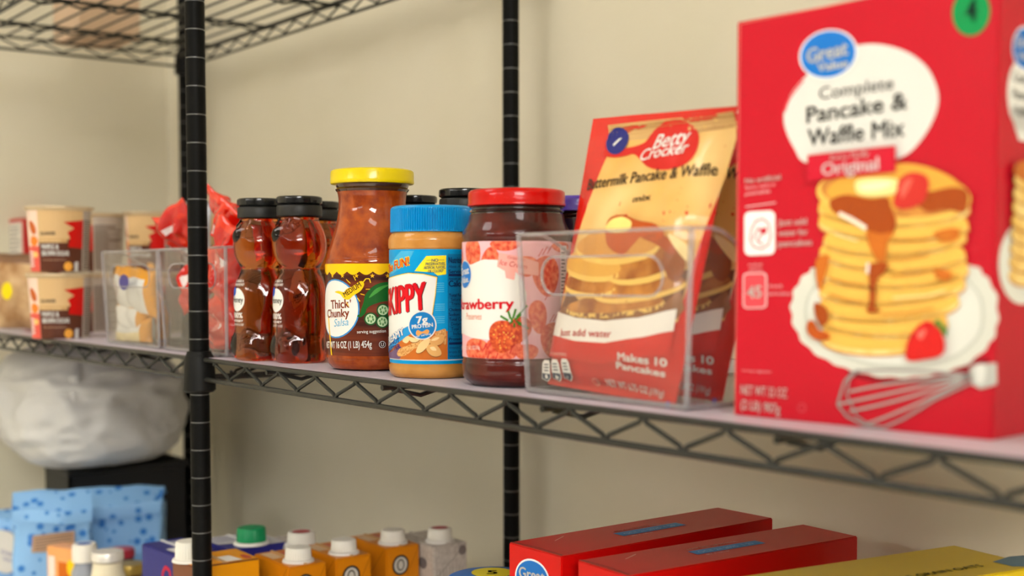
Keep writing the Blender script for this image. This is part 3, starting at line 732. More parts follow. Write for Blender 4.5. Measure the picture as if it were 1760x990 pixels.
def rrect(x0, y0, x1, y1, r, sl=0):
    P = []
    for cx, cy, a in ((x1-r, y0+r, -90), (x1-r, y1-r, 0), (x0+r, y1-r, 90), (x0+r, y0+r, 180)):
        for i in range(5):
            th = math.radians(a+i*22.5); P.append((cx+r*math.cos(th), cy+r*math.sin(th)+(cx-x0)*sl))
    return P
A.poly(rrect(1280, 364, 1333, 440, 10, -.05), (244, 240, 238), 3)
# bowl and spoon drawing
A.line([(1290, 412), (1296, 424), (1310, 428), (1322, 420), (1326, 405)], .0007, (206, 60, 72), 4)
A.line([(1290, 412), (1292, 395), (1300, 380), (1312, 376), (1322, 384), (1326, 405)], .0007, (206, 60, 72), 4)
A.line([(1295, 412), (1304, 392), (1312, 400), (1302, 414), (1312, 420)], .0008, (206, 60, 72), 4); A.poly([(1306, 394), (1319, 390), (1318, 402), (1309, 402)], (206, 30, 52), 4)
for i, s_ in enumerate(['Just add', 'water for', 'pancakes']): A.text(s_, (1339, 388+i*18-.5), (1339+[48, 50, 57][i], 385+i*18), WHT, 3, h=10, bold=.02)
A.text('makes', (1287, 457), (1311, 456), (240, 190, 195), 3, h=4); A.text('about', (1288, 465), (1310, 464), (240, 190, 195), 3, h=4)
A.poly(rrect(1277.5, 469, 1319, 531, 8, -.03), (240, 190, 192), 3); A.poly(rrect(1280, 471.5, 1316.5, 528.5, 6, -.03), (222, 74, 84), 4)
A.text('45', (1286, 512), (1310, 511), WHT, 5, h=20, bold=.03)
A.text('4-inch', (1322, 495), (1345, 494), (240, 180, 186), 3, h=6); A.text('pancakes', (1322, 507), (1360, 507), (240, 180, 186), 3, h=6)
A.text('serving suggestion', (1276, 638), (1326, 641), (236, 160, 168), 3, h=4)
A.text('NET WT 32 OZ', (1274, 677), (1353, 684), WHT, 3, h=16, bold=.02); A.text('(2 LB) 907g', (1274, 702), (1341, 711), WHT, 3, h=16, bold=.02)
A.ell((1379, 701), 7, 8, (224, 90, 100), 3); A.ell((1379, 701), 5.4, 6.4, RED, 4)
# plate with a scalloped rim
pl = [(985, 180), (1045, 222), (1088, 290), (1098, 385), (1085, 460), (1045, 520), (975, 578), (880, 612), (800, 628), (700, 634), (600, 628), (500, 604), (420, 572), (345, 528), (290, 465), (262, 390), (262, 320), (285, 255), (330, 205), (385, 180), (680, 120)]
sp = closed_spline([z6(*p) for p in pl], 5); cx, cy = z6(680, 400)
sp2 = []
for i, (x, y) in enumerate(sp):
    f = 1+.012*math.sin(i*PI/2.4); sp2.append((cx+(x-cx)*f, cy+(y-cy)*f))
A.poly(sp2, (216, 216, 204), 2)
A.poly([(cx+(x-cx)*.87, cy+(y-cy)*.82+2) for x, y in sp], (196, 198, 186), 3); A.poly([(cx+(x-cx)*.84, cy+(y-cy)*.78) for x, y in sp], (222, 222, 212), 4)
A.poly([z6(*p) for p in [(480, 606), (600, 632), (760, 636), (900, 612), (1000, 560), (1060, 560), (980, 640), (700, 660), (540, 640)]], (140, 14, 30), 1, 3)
# pancakes
PAN = noisy(M('printed_pancake', (246, 208, 112), .4), (236, 186, 84), (252, 224, 146), 90, 3)
BRN = noisy(M('printed_pancake_brown', (196, 118, 44), .4), (176, 96, 30), (216, 146, 62), 130, 3)
layers = [(1515, 577, 105, 31), (1520, 551, 112, 30), (1530, 523, 122, 31), (1536, 494, 127, 31), (1540, 466, 128, 31), (1537, 438, 127, 31), (1541, 411, 124, 30), (1539, 385, 130, 31), (1540, 358, 131, 33)]
lay = 5
for i, (x, y, rx, ry) in enumerate(layers):
    rt = [-.02, .03, -.05, -.06, -.03, .02, -.04, .03, 0][i]
    A.ell((x, y+5.5), rx, ry, BRN if i % 2 else (196, 124, 44), lay, rt, 40); A.ell((x, y+2.5), rx-.6, ry-1, PAN, lay+1, rt, 40)
    A.ell((x, y-4), rx-1.5, ry-2, (240, 186, 84), lay+2, rt, 40)
    lay += 1
A.ell((1540, 336), 133, 50, (238, 190, 90), lay+2, .06, 44); A.ell((1540, 330), 125, 43, BRN, lay+3, .06, 44)
A.poly([(1425, 330), (1450, 305), (1490, 295), (1540, 282), (1590, 285), (1640, 305), (1660, 330), (1640, 350), (1600, 362), (1570, 352), (1545, 362), (1530, 350), (1500, 345), (1450, 350)], (226, 166, 66), lay+4, 4)
SY = (166, 72, 20); SY2 = (204, 110, 34)
A.poly([(1432, 345), (1460, 335), (1500, 342), (1530, 340), (1536, 358), (1545, 380), (1540, 400), (1525, 402), (1500, 398), (1480, 384), (1450, 372), (1435, 362)], SY, lay+5, 4)
A.poly([(1575, 325), (1600, 330), (1640, 322), (1666, 328), (1668, 350), (1660, 366), (1630, 360), (1600, 364), (1580, 350)], SY, lay+5, 4)
A.poly([(1494, 398), (1520, 402), (1540, 400), (1530, 420), (1528, 445), (1520, 452), (1510, 445), (1500, 425)], SY2, lay+6, 4)
A.poly([(1496, 455), (1530, 452), (1524, 470), (1514, 478), (1508, 500), (1500, 498), (1498, 475)], SY, lay+6, 4)
A.poly([(1500, 498), (1510, 500), (1509, 528), (1520, 535), (1500, 538), (1494, 532), (1499, 520)], SY, lay+6, 3)
A.poly([(1610, 460), (1640, 468), (1636, 482), (1615, 478)], SY2, lay+6, 3); A.poly([(1610, 400), (1650, 392), (1650, 412), (1622, 416)], SY2, lay+6, 3)
A.poly([(1408, 445), (1430, 440), (1424, 470), (1414, 500), (1408, 480)], SY2, lay+6, 3)
A.poly([(1405, 520), (1425, 530), (1428, 550), (1418, 560), (1407, 545)], SY, lay+6, 3)
A.poly([(1394, 552), (1404, 552), (1412, 566), (1428, 572), (1430, 582), (1412, 585), (1398, 578), (1391, 566)], (186, 82, 24), lay+6, 3)
A.line([(1447, 367), (1470, 378), (1494, 393)], .0022, (250, 232, 212), lay+7); A.line([(1497, 452), (1496, 470)], .0016, (250, 236, 220), lay+7)
A.line([(1440, 402), (1458, 408), (1480, 414)], .0008, (250, 236, 170), lay+7); A.line([(1540, 512), (1600, 508), (1630, 500)], .001, (250, 226, 150), lay+7)
for x0, y0, x1, y1 in [(1520, 446, 1600, 438), (1536, 474, 1620, 462), (1520, 540, 1610, 530), (1430, 478, 1490, 490), (1430, 505, 1490, 520), (1540, 415, 1640, 405)]:
    A.line([(x0, y0), ((x0+x1)/2, (y0+y1)/2+3), (x1, y1)], .0008, (196, 126, 50), lay+7)
A.poly([(1476, 312), (1500, 306), (1545, 308), (1548, 320), (1546, 332), (1512, 338), (1480, 334)], (250, 228, 150), lay+8, 3); A.poly([(1484, 318), (1520, 312), (1540, 315), (1520, 326), (1490, 328)], (253, 242, 190), lay+9, 3)
A.poly([(1545, 330), (1552, 308), (1572, 297), (1595, 302), (1602, 318), (1594, 345), (1575, 357), (1555, 360), (1541, 352)], (206, 52, 44), lay+8, 4); A.poly([(1553, 326), (1562, 310), (1574, 308), (1566, 328), (1556, 342)], (226, 100, 84), lay+9, 3)
A.poly([z6(*p) for p in [(735, 548), (742, 490), (770, 440), (815, 405), (860, 420), (888, 470), (893, 520), (870, 548), (810, 560), (755, 566)]], (212, 32, 30), lay+8, 4)
A.poly([z6(*p) for p in [(780, 460), (800, 440), (820, 440), (800, 480)]], (240, 110, 96), lay+9, 3)
for P in ([(850, 410), (865, 395), (880, 405)], [(870, 425), (905, 440), (900, 470)], [(860, 410), (890, 420), (900, 440)]): A.poly([z6(*p) for p in P]+[z6(P[0][0]+8, P[0][1]+22)], (80, 130, 50), lay+9)
# whisk
GR = (168, 160, 156)
A.poly([z6(*p) for p in [(985, 600), (1010, 580), (1096, 574), (1098, 660), (1030, 680), (995, 660)]], (190, 190, 182), 9); A.poly([z6(*p) for p in [(1010, 588), (1050, 582), (1045, 650), (1015, 655)]], (222, 222, 214), 10, 3)
hx, hy = z6(1000, 625)
for (mx, my), (ex, ey) in [((700, 590), (520, 610)), ((720, 640), (500, 690)), ((740, 680), (452, 742)), ((760, 720), (500, 770)), ((800, 740), (560, 825))]:
    m1 = z6(mx, my); e1 = z6(ex, ey); P = [(lerp(lerp(hx, m1[0], f), lerp(m1[0], e1[0], f), f), lerp(lerp(hy, m1[1], f), lerp(m1[1], e1[1], f), f)) for f in [i/8 for i in range(9)]]
    A.line(P, .0012, GR, 10)
A.line([z6(*p) for p in [(520, 610), (480, 650), (452, 742), (490, 790), (560, 825), (640, 835), (720, 800), (850, 720), (1000, 650)]], .0013, (150, 140, 138), 11)
A.line([z6(*p) for p in [(540, 600), (500, 640), (490, 700), (530, 790), (600, 838)]], .001, (150, 140, 138), 11)
A.mb.build('front_print', t)
A = Art(fp); A.ell((1670, 21), 32.5, 41, (0, 146, 76), 3, .12); A.text('4', (1662, 38), (1679, 35), (16, 60, 44), 5, h=38, bold=.06)
o = A.mb.build('price_sticker', t); o['label'] = 'round green sticker marked 4'
# side panel
sp_ = Plane(P0+ux*W, -nrm, (0, 0, 1)); A = Art(sp_)
h = Hb; cxs = .026
A.ellf((cxs, .157), .018, .0175, (240, 238, 232), 2); A.polyf([(cxs-.014, .147), (cxs+.014, .147), (cxs+.006, .136), (cxs-.006, .136)], (240, 238, 232), 2)
A.ellf((cxs-.002, .178), .0125, .010, (240, 240, 246), 3, .2); A.ellf((cxs-.002, .178), .0115, .009, (24, 118, 208), 4, .2)
A.textf('Great', (cxs-.011, .1775), (cxs+.007, .180), WHT, 6, h=.005, bold=.04); A.textf('Value', (cxs-.009, .172), (cxs+.006, .174), WHT, 6, h=.0035, bold=.04)
for i, s_ in enumerate(['Complete', 'Pancake &', 'Waffle Mix']): A.textf(s_, (cxs-.013, .162-i*.0075), (cxs+.013, .162-i*.0075), (52, 50, 48), 4, h=.0045, bold=.01)
A.ellf((cxs, .080), .0235, .019, (232, 232, 220), 2)
for i in range(8): A.ellf((cxs+.001, .074+i*.0062), .0155, .0052, BRN, 3+i*2); A.ellf((cxs+.001, .0745+i*.0062), .0152, .0045, PAN, 4+i*2)
A.ellf((cxs, .122), .015, .005, SY2, 20); A.ellf((cxs+.012, .070), .005, .006, (212, 32, 30), 20)
A.polyf([(cxs+.001, .1215), (cxs+.012, .1215), (cxs+.009, .104), (cxs+.005, .098)], SY, 21)
A.mb.build('side_print', t)

# ================================================================== POUCHES AND CLEAR BINS
def clear_bin(name_label, x0, x1, y0, dep, h=.1, flare=.006, slot=True):
    t = thing('storage_bin', name_label, 'bin', ((x0+x1)/2, y0, S))
    th = .0022; q = MB(); Z0 = S+.0003
    def wall_poly(fn, outer, holes=()):
        cu = bpy.data.curves.new('p', 'CURVE'); cu.dimensions = '2D'; cu.fill_mode = 'BOTH'; cu.extrude = th/2
        for P in [outer]+list(holes):
            s_ = cu.splines.new('POLY'); s_.points.add(len(P)-1); s_.use_cyclic_u = True
            for i, p in enumerate(P): s_.points[i].co = (p[0], p[1], 0, 1)
        ob = bpy.data.objects.new('p', cu); me = ob.to_mesh(); bm = bmesh.new(); bm.from_mesh(me); ob.to_mesh_clear(); bpy.data.objects.remove(ob)
        for v in bm.verts: v.co = fn(v.co.x, v.co.y, v.co.z)
        q.bm(bm, clear_m)
    w_ = x1-x0
    def fl(v): return flare*v/h
    # front: u across, v up
    hole = []
    if slot:
        r = .0115; cy = .074; L = w_*.30
        for s_, a0 in ((1, -90), (-1, 90)):
            for i in range(9):
                a = math.radians(a0+i*22.5); hole.append((s_*L+r*math.cos(a), cy+r*math.sin(a)))
    def rc(w0, w1, h_, r=.006):
        P = [(-w0/2, 0), (w0/2, 0)]
        for i in range(6): a = i/5*PI/2; P.append((w1/2-r+r*math.cos(a), h_-r+r*math.sin(a)))
        for i in range(6): a = PI/2+i/5*PI/2; P.append((-w1/2+r+r*math.cos(a), h_-r+r*math.sin(a)))
        return P
    xc = (x0+x1)/2
    wall_poly(lambda a, b, c_: Vector((xc+a, y0-fl(b)*.5+c_+th/2, Z0+b)), rc(w_, w_+2*flare, h), [hole] if slot else [])
    wall_poly(lambda a, b, c_: Vector((xc+a, y0+dep+fl(b)*.5+c_, Z0+b)), rc(w_, w_+2*flare, h*.8))
    side = [(0, 0), (dep, 0), (dep+.002, h*.8)]+[(.05+.02*math.cos(a)*-1*0+lerp(.055, .02, f)-.05, lerp(h*.8, h, .5-.5*math.cos(f*PI))) for f in [i/8 for i in range(9)] for a in [0]]+[(0, h)]
    side = [(0, 0), (dep, 0), (dep+.002, h*.8)]+[(lerp(.06, .012, f), lerp(h*.8, h, .5-.5*math.cos(f*PI))) for f in [i/10 for i in range(11)]]+[(-.002, h)]
    for s_, xx in ((-1, x0), (1, x1)):
        wall_poly(lambda a, b, c_: Vector((xx+s_*fl(b)+c_-s_*th/2, y0+a, Z0+b)), side)
    q.box((x0, y0, Z0), (x1, y0+dep, Z0+.0025), clear_m)
    q.build('bin_walls', t, auto=False)
    # rolled rims and thick moulded corners
    q = MB()
    q.tube([(x0-flare, y0-flare*.5, Z0+h), (x1+flare, y0-flare*.5, Z0+h)]+[(x1+flare*(b/h), y0+a, Z0+b) for a, b in side[3:-1][::-1]]+[(x1+flare*.8, y0+dep, Z0+h*.8), (x0-flare*.8, y0+dep, Z0+h*.8)]+[(x0-flare*(b/h), y0+a, Z0+b) for a, b in side[3:-1]], .0013, clear_edge_m, 8, closed=True)
    q.build('rim', t)
    for xx, s_ in ((x0, -1), (x1, 1)):
        q = MB(); q.tube([(xx, y0, Z0+.002), (xx+s_*flare, y0-flare*.5, Z0+h)], .0018, clear_edge_m, 8); q.build('corner_edge', t)
    q = MB(); q.tube([(x0, y0, Z0+.0019), (x1, y0, Z0+.0019), (x1, y0+dep, Z0+.0019), (x0, y0+dep, Z0+.0019)], .0017, clear_edge_m, 8, closed=True); q.build('base_edge', t)
    if slot:
        q = MB(); q.tube([(xc+a, y0-fl(b)*.5-.0002, Z0+b) for a, b in hole], .0009, clear_edge_m, 6, closed=True); q.build('handle_slot_edge', t)
    return t
Bp = atZ(913, 675, S); Bq = atZ(1175, 708, S); by = max(.0175, (Bp.y+Bq.y)/2)
bx0, bx1 = Bp.x, Bq.x
clear_bin('clear plastic bin holding the red pancake mix pouches', bx0, bx1, by, .20)

def pouch_surface(org, ux, uy, BL, BR, TR, TL, T=.011, seed=1):
    pl = Plane(org, ux, uy)
    def ab(s_, t_):
        b = (t_-(BL[1]+BR[1])/2)/((TL[1]+TR[1])/2-(BL[1]+BR[1])/2); b = min(1, max(0, b))
        xl = lerp(BL[0], TL[0], b); xr = lerp(BR[0], TR[0], b); return min(1, max(0, (s_-xl)/(xr-xl))), b
    def bulge(s_, t_):
        a, b = ab(s_, t_)
        e = (max(0, 1-abs(2*a-1)**3.2))**.8*min(1, (max(0, b-.03)/.14))**.6*min(1, max(0, (.93-b)/.3))**.8
        wr = noise.noise(Vector((s_*60+seed*9, t_*22, seed)))*.0016+noise.noise(Vector((s_*150, t_*60+seed*5, seed)))*.0006
        rid = .0003*math.sin(t_*2600) if b > .93 else 0
        return T*e+wr*min(1, max(0, .15+e))+rid
    pl.bulge = bulge; pl.step = .004
    return pl
def pouch_body(t, pl, BL, BR, TR, TL, mt, back_mt):
    q = MB()
    def P(a, b, sgn):
        s_ = lerp(lerp(BL[0], BR[0], a), lerp(TL[0], TR[0], a), b); t_ = lerp(lerp(BL[1], BR[1], a), lerp(TL[1], TR[1], a), b)
        bz = pl.bulge(s_, t_)
        return pl.o+pl.ux*s_+pl.uy*t_+pl.n*(bz if sgn > 0 else -bz*.8-.0006)
    q.grid(lambda a, b: P(a, b, 1), 48, 72, mt); q.grid(lambda a, b: P(a, b, -1), 48, 72, back_mt, flip=True)
    # close the sealed edges
    n = 48
    for edge in ('b', 't', 'l', 'r'):
        vs = []; m_ = 48 if edge in 'bt' else 72
        for i in range(m_+1):
            f = i/m_; a, b = {'b': (f, 0), 't': (f, 1), 'l': (0, f), 'r': (1, f)}[edge]
            vs += [P(a, b, 1), P(a, b, -1)]
        q.add(vs, [(2*i, 2*i+2, 2*i+3, 2*i+1) for i in range(m_)], mt, True)
    q.build('pouch_body', t, weld=True)
yb = by+.014; lean = math.radians(10)
org = Vector((.55, yb, S+.004)); PU = pouch_surface(org, (1, 0, 0), (0, math.sin(lean), math.cos(lean)), (0, 0), (1, 0), (1, 1), (0, 1))
PU.bulge = None
BL, BR, TR, TL = PU.unp(941, 660), PU.unp(1160, 697), PU.unp(1267, 182), PU.unp(1019, 204)
low = min(BL[1], BR[1]); org2 = org+PU.uy*(low if low < 0 else 0)*0
PU = pouch_surface(org, (1, 0, 0), (0, math.sin(lean), math.cos(lean)), BL, BR, TR, TL)
RP = (212, 34, 22)
pk_red = M('pouch_red', RP, .24, Coat_Weight=.6, Coat_Roughness=.08)
t = thing('pancake_mix_pouch', 'front red and gold buttermilk pancake mix pouch leaning in the clear bin', 'pouch', org, group=None)
pouch_body(t, PU, BL, BR, TR, TL, pk_red, M('pouch_back', (190, 180, 172), .35))
z4 = lambda x, y: (880+x/1.768, 160+y/1.768)
A = Art(PU); 
GOLD = noisy(M('pouch_gold', (236, 186, 104), .26, Coat_Weight=.6, Coat_Roughness=.08), (226, 170, 84), (242, 204, 134), 18, 2)
A.poly([z4(*p) for p in [(292, 98), (420, 84), (560, 70), (672, 56), (682, 90), (682, 140), (655, 235), (622, 330), (575, 480), (545, 600), (520, 700), (330, 722), (150, 715), (165, 640), (200, 520), (240, 390), (272, 290), (300, 200), (298, 150)]], GOLD, 1)
A.poly([z4(*p) for p in [(292, 98), (420, 84), (560, 70), (672, 56), (684, 100), (600, 118), (450, 140), (300, 150)]], (206, 164, 104), 2)
for i in range(9): A.line([z4(300, 102+i*5), z4(440, 88+i*5.0), z4(560, 78+i*5), z4(676, 62+i*5)], .0004, (176, 130, 76), 3)
# spoon shape and swoosh
A.poly([z4(*p) for p in [(285, 190), (320, 200), (360, 196), (385, 190), (405, 205), (430, 228), (465, 240), (505, 238), (550, 220), (575, 180), (575, 130), (545, 95), (500, 80), (460, 92), (430, 120), (415, 150), (385, 165), (340, 172), (300, 165)]], (206, 38, 28), 4, 4)
A.text('Betty', z4(442, 176), z4(548, 152), WHT, 6, h=26, bold=.02, shear=.25); A.text('Crocker', z4(408, 212), z4(548, 184), WHT, 6, h=20, bold=.02, shear=.25)
A.text('Buttermilk Pancake & Waffle', z4(246, 300), z4(630, 252), (44, 34, 26), 5, h=19, bold=.02); A.text('mix', z4(402, 342), z4(456, 334), (44, 34, 26), 5, h=11, bold=.02)
# stack picture
Pn = (238, 196, 108); Pb = noisy(M('pouch_brown', (186, 112, 44), .28, Coat_Weight=.6, Coat_Roughness=.08), (150, 82, 30), (210, 142, 66), 60, 3)
A.poly([z4(*p) for p in [(165, 660), (200, 600), (240, 640), (400, 620), (500, 560), (555, 540), (535, 640), (522, 690), (330, 722), (150, 715)]], (120, 74, 44), 3)
def pan(x, y, rx, ry, rot, lay, c1=Pb, c2=Pn):
    cc = z4(x, y); A.ell((cc[0], cc[1]+5), rx/1.768, ry/1.768, c2, lay, rot, 36); A.ell(cc, rx/1.768*.98, ry/1.768*.82, c1, lay+1, rot, 36)
A.poly([z4(*p) for p in [(180, 655), (280, 672), (420, 668), (500, 640), (530, 600), (520, 690), (330, 715), (160, 700)]], (150, 100, 64), 4, 3)
pan(345, 648, 150, 34, -.08, 4); pan(420, 596, 130, 38, -.18, 6); pan(270, 590, 88, 32, .12, 7); pan(440, 530, 110, 48, -.28, 9); pan(280, 530, 100, 44, .15, 10, (226, 170, 84)); pan(360, 470, 130, 54, -.05, 12, (214, 150, 70))
A.poly([z4(*p) for p in [(340, 395), (380, 382), (430, 400), (480, 410), (505, 440), (480, 460), (440, 450), (420, 470), (390, 500), (360, 495), (335, 470), (330, 430)]], (190, 84, 30), 15, 4)
A.poly([z4(*p) for p in [(330, 425), (345, 400), (380, 388), (410, 405), (400, 430), (360, 438)]], (252, 226, 130), 16, 3); A.poly([z4(*p) for p in [(440, 450), (500, 440), (530, 480), (520, 500), (480, 470)]], (170, 76, 28), 15, 3)
A.poly([z4(*p) for p in [(500, 500), (540, 480), (552, 530), (530, 580), (505, 560)]], (150, 80, 34), 14, 3); A.poly([z4(*p) for p in [(515, 440), (540, 450), (566, 480), (560, 520), (530, 480)]], (248, 222, 160), 16, 3)
# white ribbon and red foot
A.poly([z4(*p) for p in [(158, 668), (240, 692), (330, 702), (430, 692), (527, 662), (515, 728), (430, 752), (330, 768), (240, 762), (140, 738)]], (244, 240, 232), 17)
A.poly([z4(*p) for p in [(140, 738), (240, 762), (330, 768), (430, 752), (515, 728), (500, 800), (300, 830), (120, 800)]], RP, 16)
A.text('Just add water', z4(180, 744), z4(350, 752), (196, 34, 28), 19, h=12, bold=.02)
A.text('Makes 10', z4(362, 818), z4(490, 836), WHT, 18, h=13, bold=.03); A.text('Pancakes', z4(352, 842), z4(482, 866), WHT, 18, h=11, bold=.03)
A.text('NET WT 6.75 OZ (191g)', z4(300, 890), z4(468, 925), WHT, 18, h=11, bold=.02); A.text('PER PACKAGE PREPARED', z4(132, 798), z4(203, 806), (244, 200, 190), 18, h=5)
a = z4(270, 880); A.ell(a, 6, 6, (240, 150, 130), 18); A.ell(a, 4.4, 4.4, RP, 19)
for x in (115, 152, 190):
    A.poly([z4(*p) for p in [(x-14, 822), (x-8, 812), (x+10, 814), (x+15, 826), (x+14, 866), (x+2, 878), (x-16, 868)]], (240, 238, 232), 18); A.poly([z4(*p) for p in [(x-14, 852), (x+13, 856), (x+12, 866), (x+1, 876), (x-14, 867)]], (30, 40, 74), 19)
    for j in range(3): A.line([z4(x-8, 826+j*9), z4(x+8, 827+j*9)], .0008, (60, 60, 80), 19)
a = z4(482, 946); A.ell(a, 4.5, 4.5, (40, 90, 220), 18)
A.mb.build('front_print', t)
A = Art(PU); a = z4(327, 148); A.ell(a, 19.5, 24, (36, 40, 120), 6, .05); A.line([z4(318, 162), z4(338, 136)], .0020, WHT, 8); o = A.mb.build('price_sticker', t); o['label'] = 'round navy sticker with a white stroke'
c2 = copy_tree(t); c2.location = t.location+Vector((.004, .034, 0)); c2['label'] = 'second pancake mix pouch, half hidden behind the front pouch'

# ---- left bins
b3 = atZ(287, 602, S); clear_bin('clear plastic bin behind the front post, stuffed with red snack bags', b3.x, atY(390, 604, .0175).x, .0175, .20)
b4 = atZ(172, 591, S); clear_bin('clear plastic bin with gold and white packets beside the oatmeal cups', b4.x, b3.x-.016, .0175, .20)
fpl = Plane((b4.x, .0152, S), (1, 0, 0), (0, 0, 1)); A = Art(fpl); A.ell((213, 485), 8.5, 13.5, (60, 52, 128), 1); 
tb = [o for o in bpy.data.objects if o.get('label', '').startswith('clear plastic bin with gold')][0]
o = A.mb.build('price_sticker', tb); o['label'] = 'round purple sticker'

# ================================================================== SNACK BAGS, PACKETS, CUPS
def soft_bag(name, label, cat, c, w_, h_, T, rot, mt_fn, seed, amp=.006, group=None, n=40, fr=38, lim=None):
    """pillow bag: sealed top and bottom crimps, creased film"""
    R3 = Matrix.LocRotScale(Vector(c), __import__('mathutils').Euler(rot), None)
    t = thing(name, label, cat, c, group=group)
    def P(a, b, sg):
        x = (a-.5)*w_*(1-.10*math.sin(PI*b)); y = (b-.5)*h_
        e = max(0, 1-abs(2*a-1)**2.6)**.7*max(0, 1-abs(2*b-1)**3.0)**.75
        v = Vector((x*fr+seed*3.1, y*fr, sg*1.3+seed)); cr = abs(noise.noise(v))*2-.5; c2_ = noise.noise(v*2.3)
        z = sg*(T*e*(1+.0)) + amp*e*cr*sg + amp*.4*c2_*e
        x += amp*.9*noise.noise(Vector((y*40, seed, a*3))); y += amp*.9*noise.noise(Vector((x*40, seed+4, b*3)))
        w3 = R3 @ Vector((x, z, y))
        if c[2] < .2 and c[2] > -.1: w3.z = max(w3.z, S+.0032+.0006*(1+noise.noise(w3*90)))     # lies on the floor of its bin
        if lim and w3.z < .103:                                                                 # pressed against the bin walls
            w3.x = min(max(w3.x, lim[0]+.0012), lim[1]-.0012); w3.y = max(w3.y, .0205)
        return w3
    for nm, lo, hi in (('bag_body', 0, 1),):
        q = MB(); mats_seen = {}
        for sg in (-1, 1):
            vs = [P(i/n, j/n, sg) for j in range(n+1) for i in range(n+1)]; groups = {}
            for j in range(n):
                for i in range(n):
                    f = (j*(n+1)+i, j*(n+1)+i+1, (j+1)*(n+1)+i+1, (j+1)*(n+1)+i)
                    groups.setdefault(mt_fn((i+.5)/n, (j+.5)/n, sg), []).append(f if sg < 0 else f[::-1])
            o_ = len(q.v); q.v += [tuple(v) for v in vs]
            for mt, fs in groups.items():
                for f in fs: q.f.append([x+o_ for x in f]); q.m.append(q.mi(mt)); q.sm.append(True)
        q.build(nm, t, auto=False, weld=True)
    return t
film_r = M('film_red', (206, 18, 6), .2, Coat_Weight=.9, Coat_Roughness=.06); film_o = M('film_orange_red', (228, 44, 10), .22, Coat_Weight=.9, Coat_Roughness=.08)
film_w = M('film_white', (236, 226, 224), .25, Coat_Weight=.8, Coat_Roughness=.08); film_d = M('film_dark', (120, 20, 30), .25, Coat_Weight=.8); film_pk = M('film_pink', (226, 120, 110), .25, Coat_Weight=.8)
def mred(seed):
    def f(a, b, sg):
        n_ = noise.noise(Vector((a*3+seed*7, b*3, sg)))
        if .42 < b < .62 and .30 < a < .72 and n_ > -.12: return film_w if n_ > .02 else film_pk
        if b > .93 or b < .07: return film_o
        return film_r if n_ < .25 else film_o
    return f
snacks = [  # px centre, Y, width, height, rot, label
    (396, 388, .060, .072, .064, (.5, .45, .1), 'red snack bag on top of the pile, right of the front post'),
    (306, 392, .062, .066, .044, (.5, -.25, .15), 'red snack bag poking up left of the front post'),
    (338, 484, .040, .056, .060, (-.2, -.25, .1), 'red snack bag with a white patch, left in the bin'),
    (392, 455, .044, .058, .082, (.1, .45, .1), 'red snack bag in the bin just right of the front post'),
    (378, 556, .038, .078, .060, (.1, -.45, .0), 'red snack bag low in the bin beside the honey'),
    (400, 520, .085, .080, .07, (-.1, 1.3, .1), 'red snack bag at the back left of the bin'),
    (440, 440, .110, .070, .095, (-.1, -.3, .3), 'red snack bag at the back behind the leftmost honey bottle')]
for i, (x, y, Y, w_, h_, r_, l) in enumerate(snacks):
    p = atY(x, y, Y+.004); soft_bag('snack_bag', l, 'snack bag', p, w_, h_, .012, r_, mred(i), i+1.3, .0085, 'red snack bags in the clear bin', lim=(b3.x, atY(390, 604, .0175).x))
gold = M('film_gold', (222, 150, 8), .24, Coat_Weight=.9, Coat_Roughness=.08); cream = M('film_cream', (232, 214, 160), .3, Coat_Weight=.5); silver = M('film_silver', (226, 226, 220), .25, Coat_Weight=.7); navy = M('film_navy', (54, 50, 90), .3, Coat_Weight=.6)
def mg(k_):
    def f(a, b, sg):
        if b > .82 or b < .10: return gold
        if a > .86: return gold
        return silver if k_ else (cream if b < .6 else silver)
    return f
for i, (x, y, Y, w_, h_, r_, l, kk) in enumerate([
    (232, 500, .034, .112, .052, (.1, .08, .05), 'gold and white packet lying on top in the clear bin', 1),
    (226, 545, .036, .096, .036, (.0, .06, .0), 'rolled white packet in the middle of the clear bin', 1),
    (228, 577, .036, .104, .042, (0, -.02, .05), 'cream packet with gold end at the bottom of the clear bin', 0),
    (272, 555, .075, .075, .080, (.1, .3, -.2), 'gold packet with navy print behind in the clear bin', 1),
    (310, 570, .115, .06, .055, (.1, .5, -.2), 'small dark packet at the back right of the gold packet bin', 2)]):
    p = atY(x, y, Y); f = mg(kk) if kk < 2 else (lambda a, b, sg: navy if b < .6 else M('film_brown', (120, 80, 50), .3, Coat_Weight=.6))
    soft_bag('snack_packet', l, 'snack packet', p, w_, h_, .011, r_, f, i+20, .003, 'gold and white packets in the clear bin', n=22, lim=(b4.x, b3.x-.016))

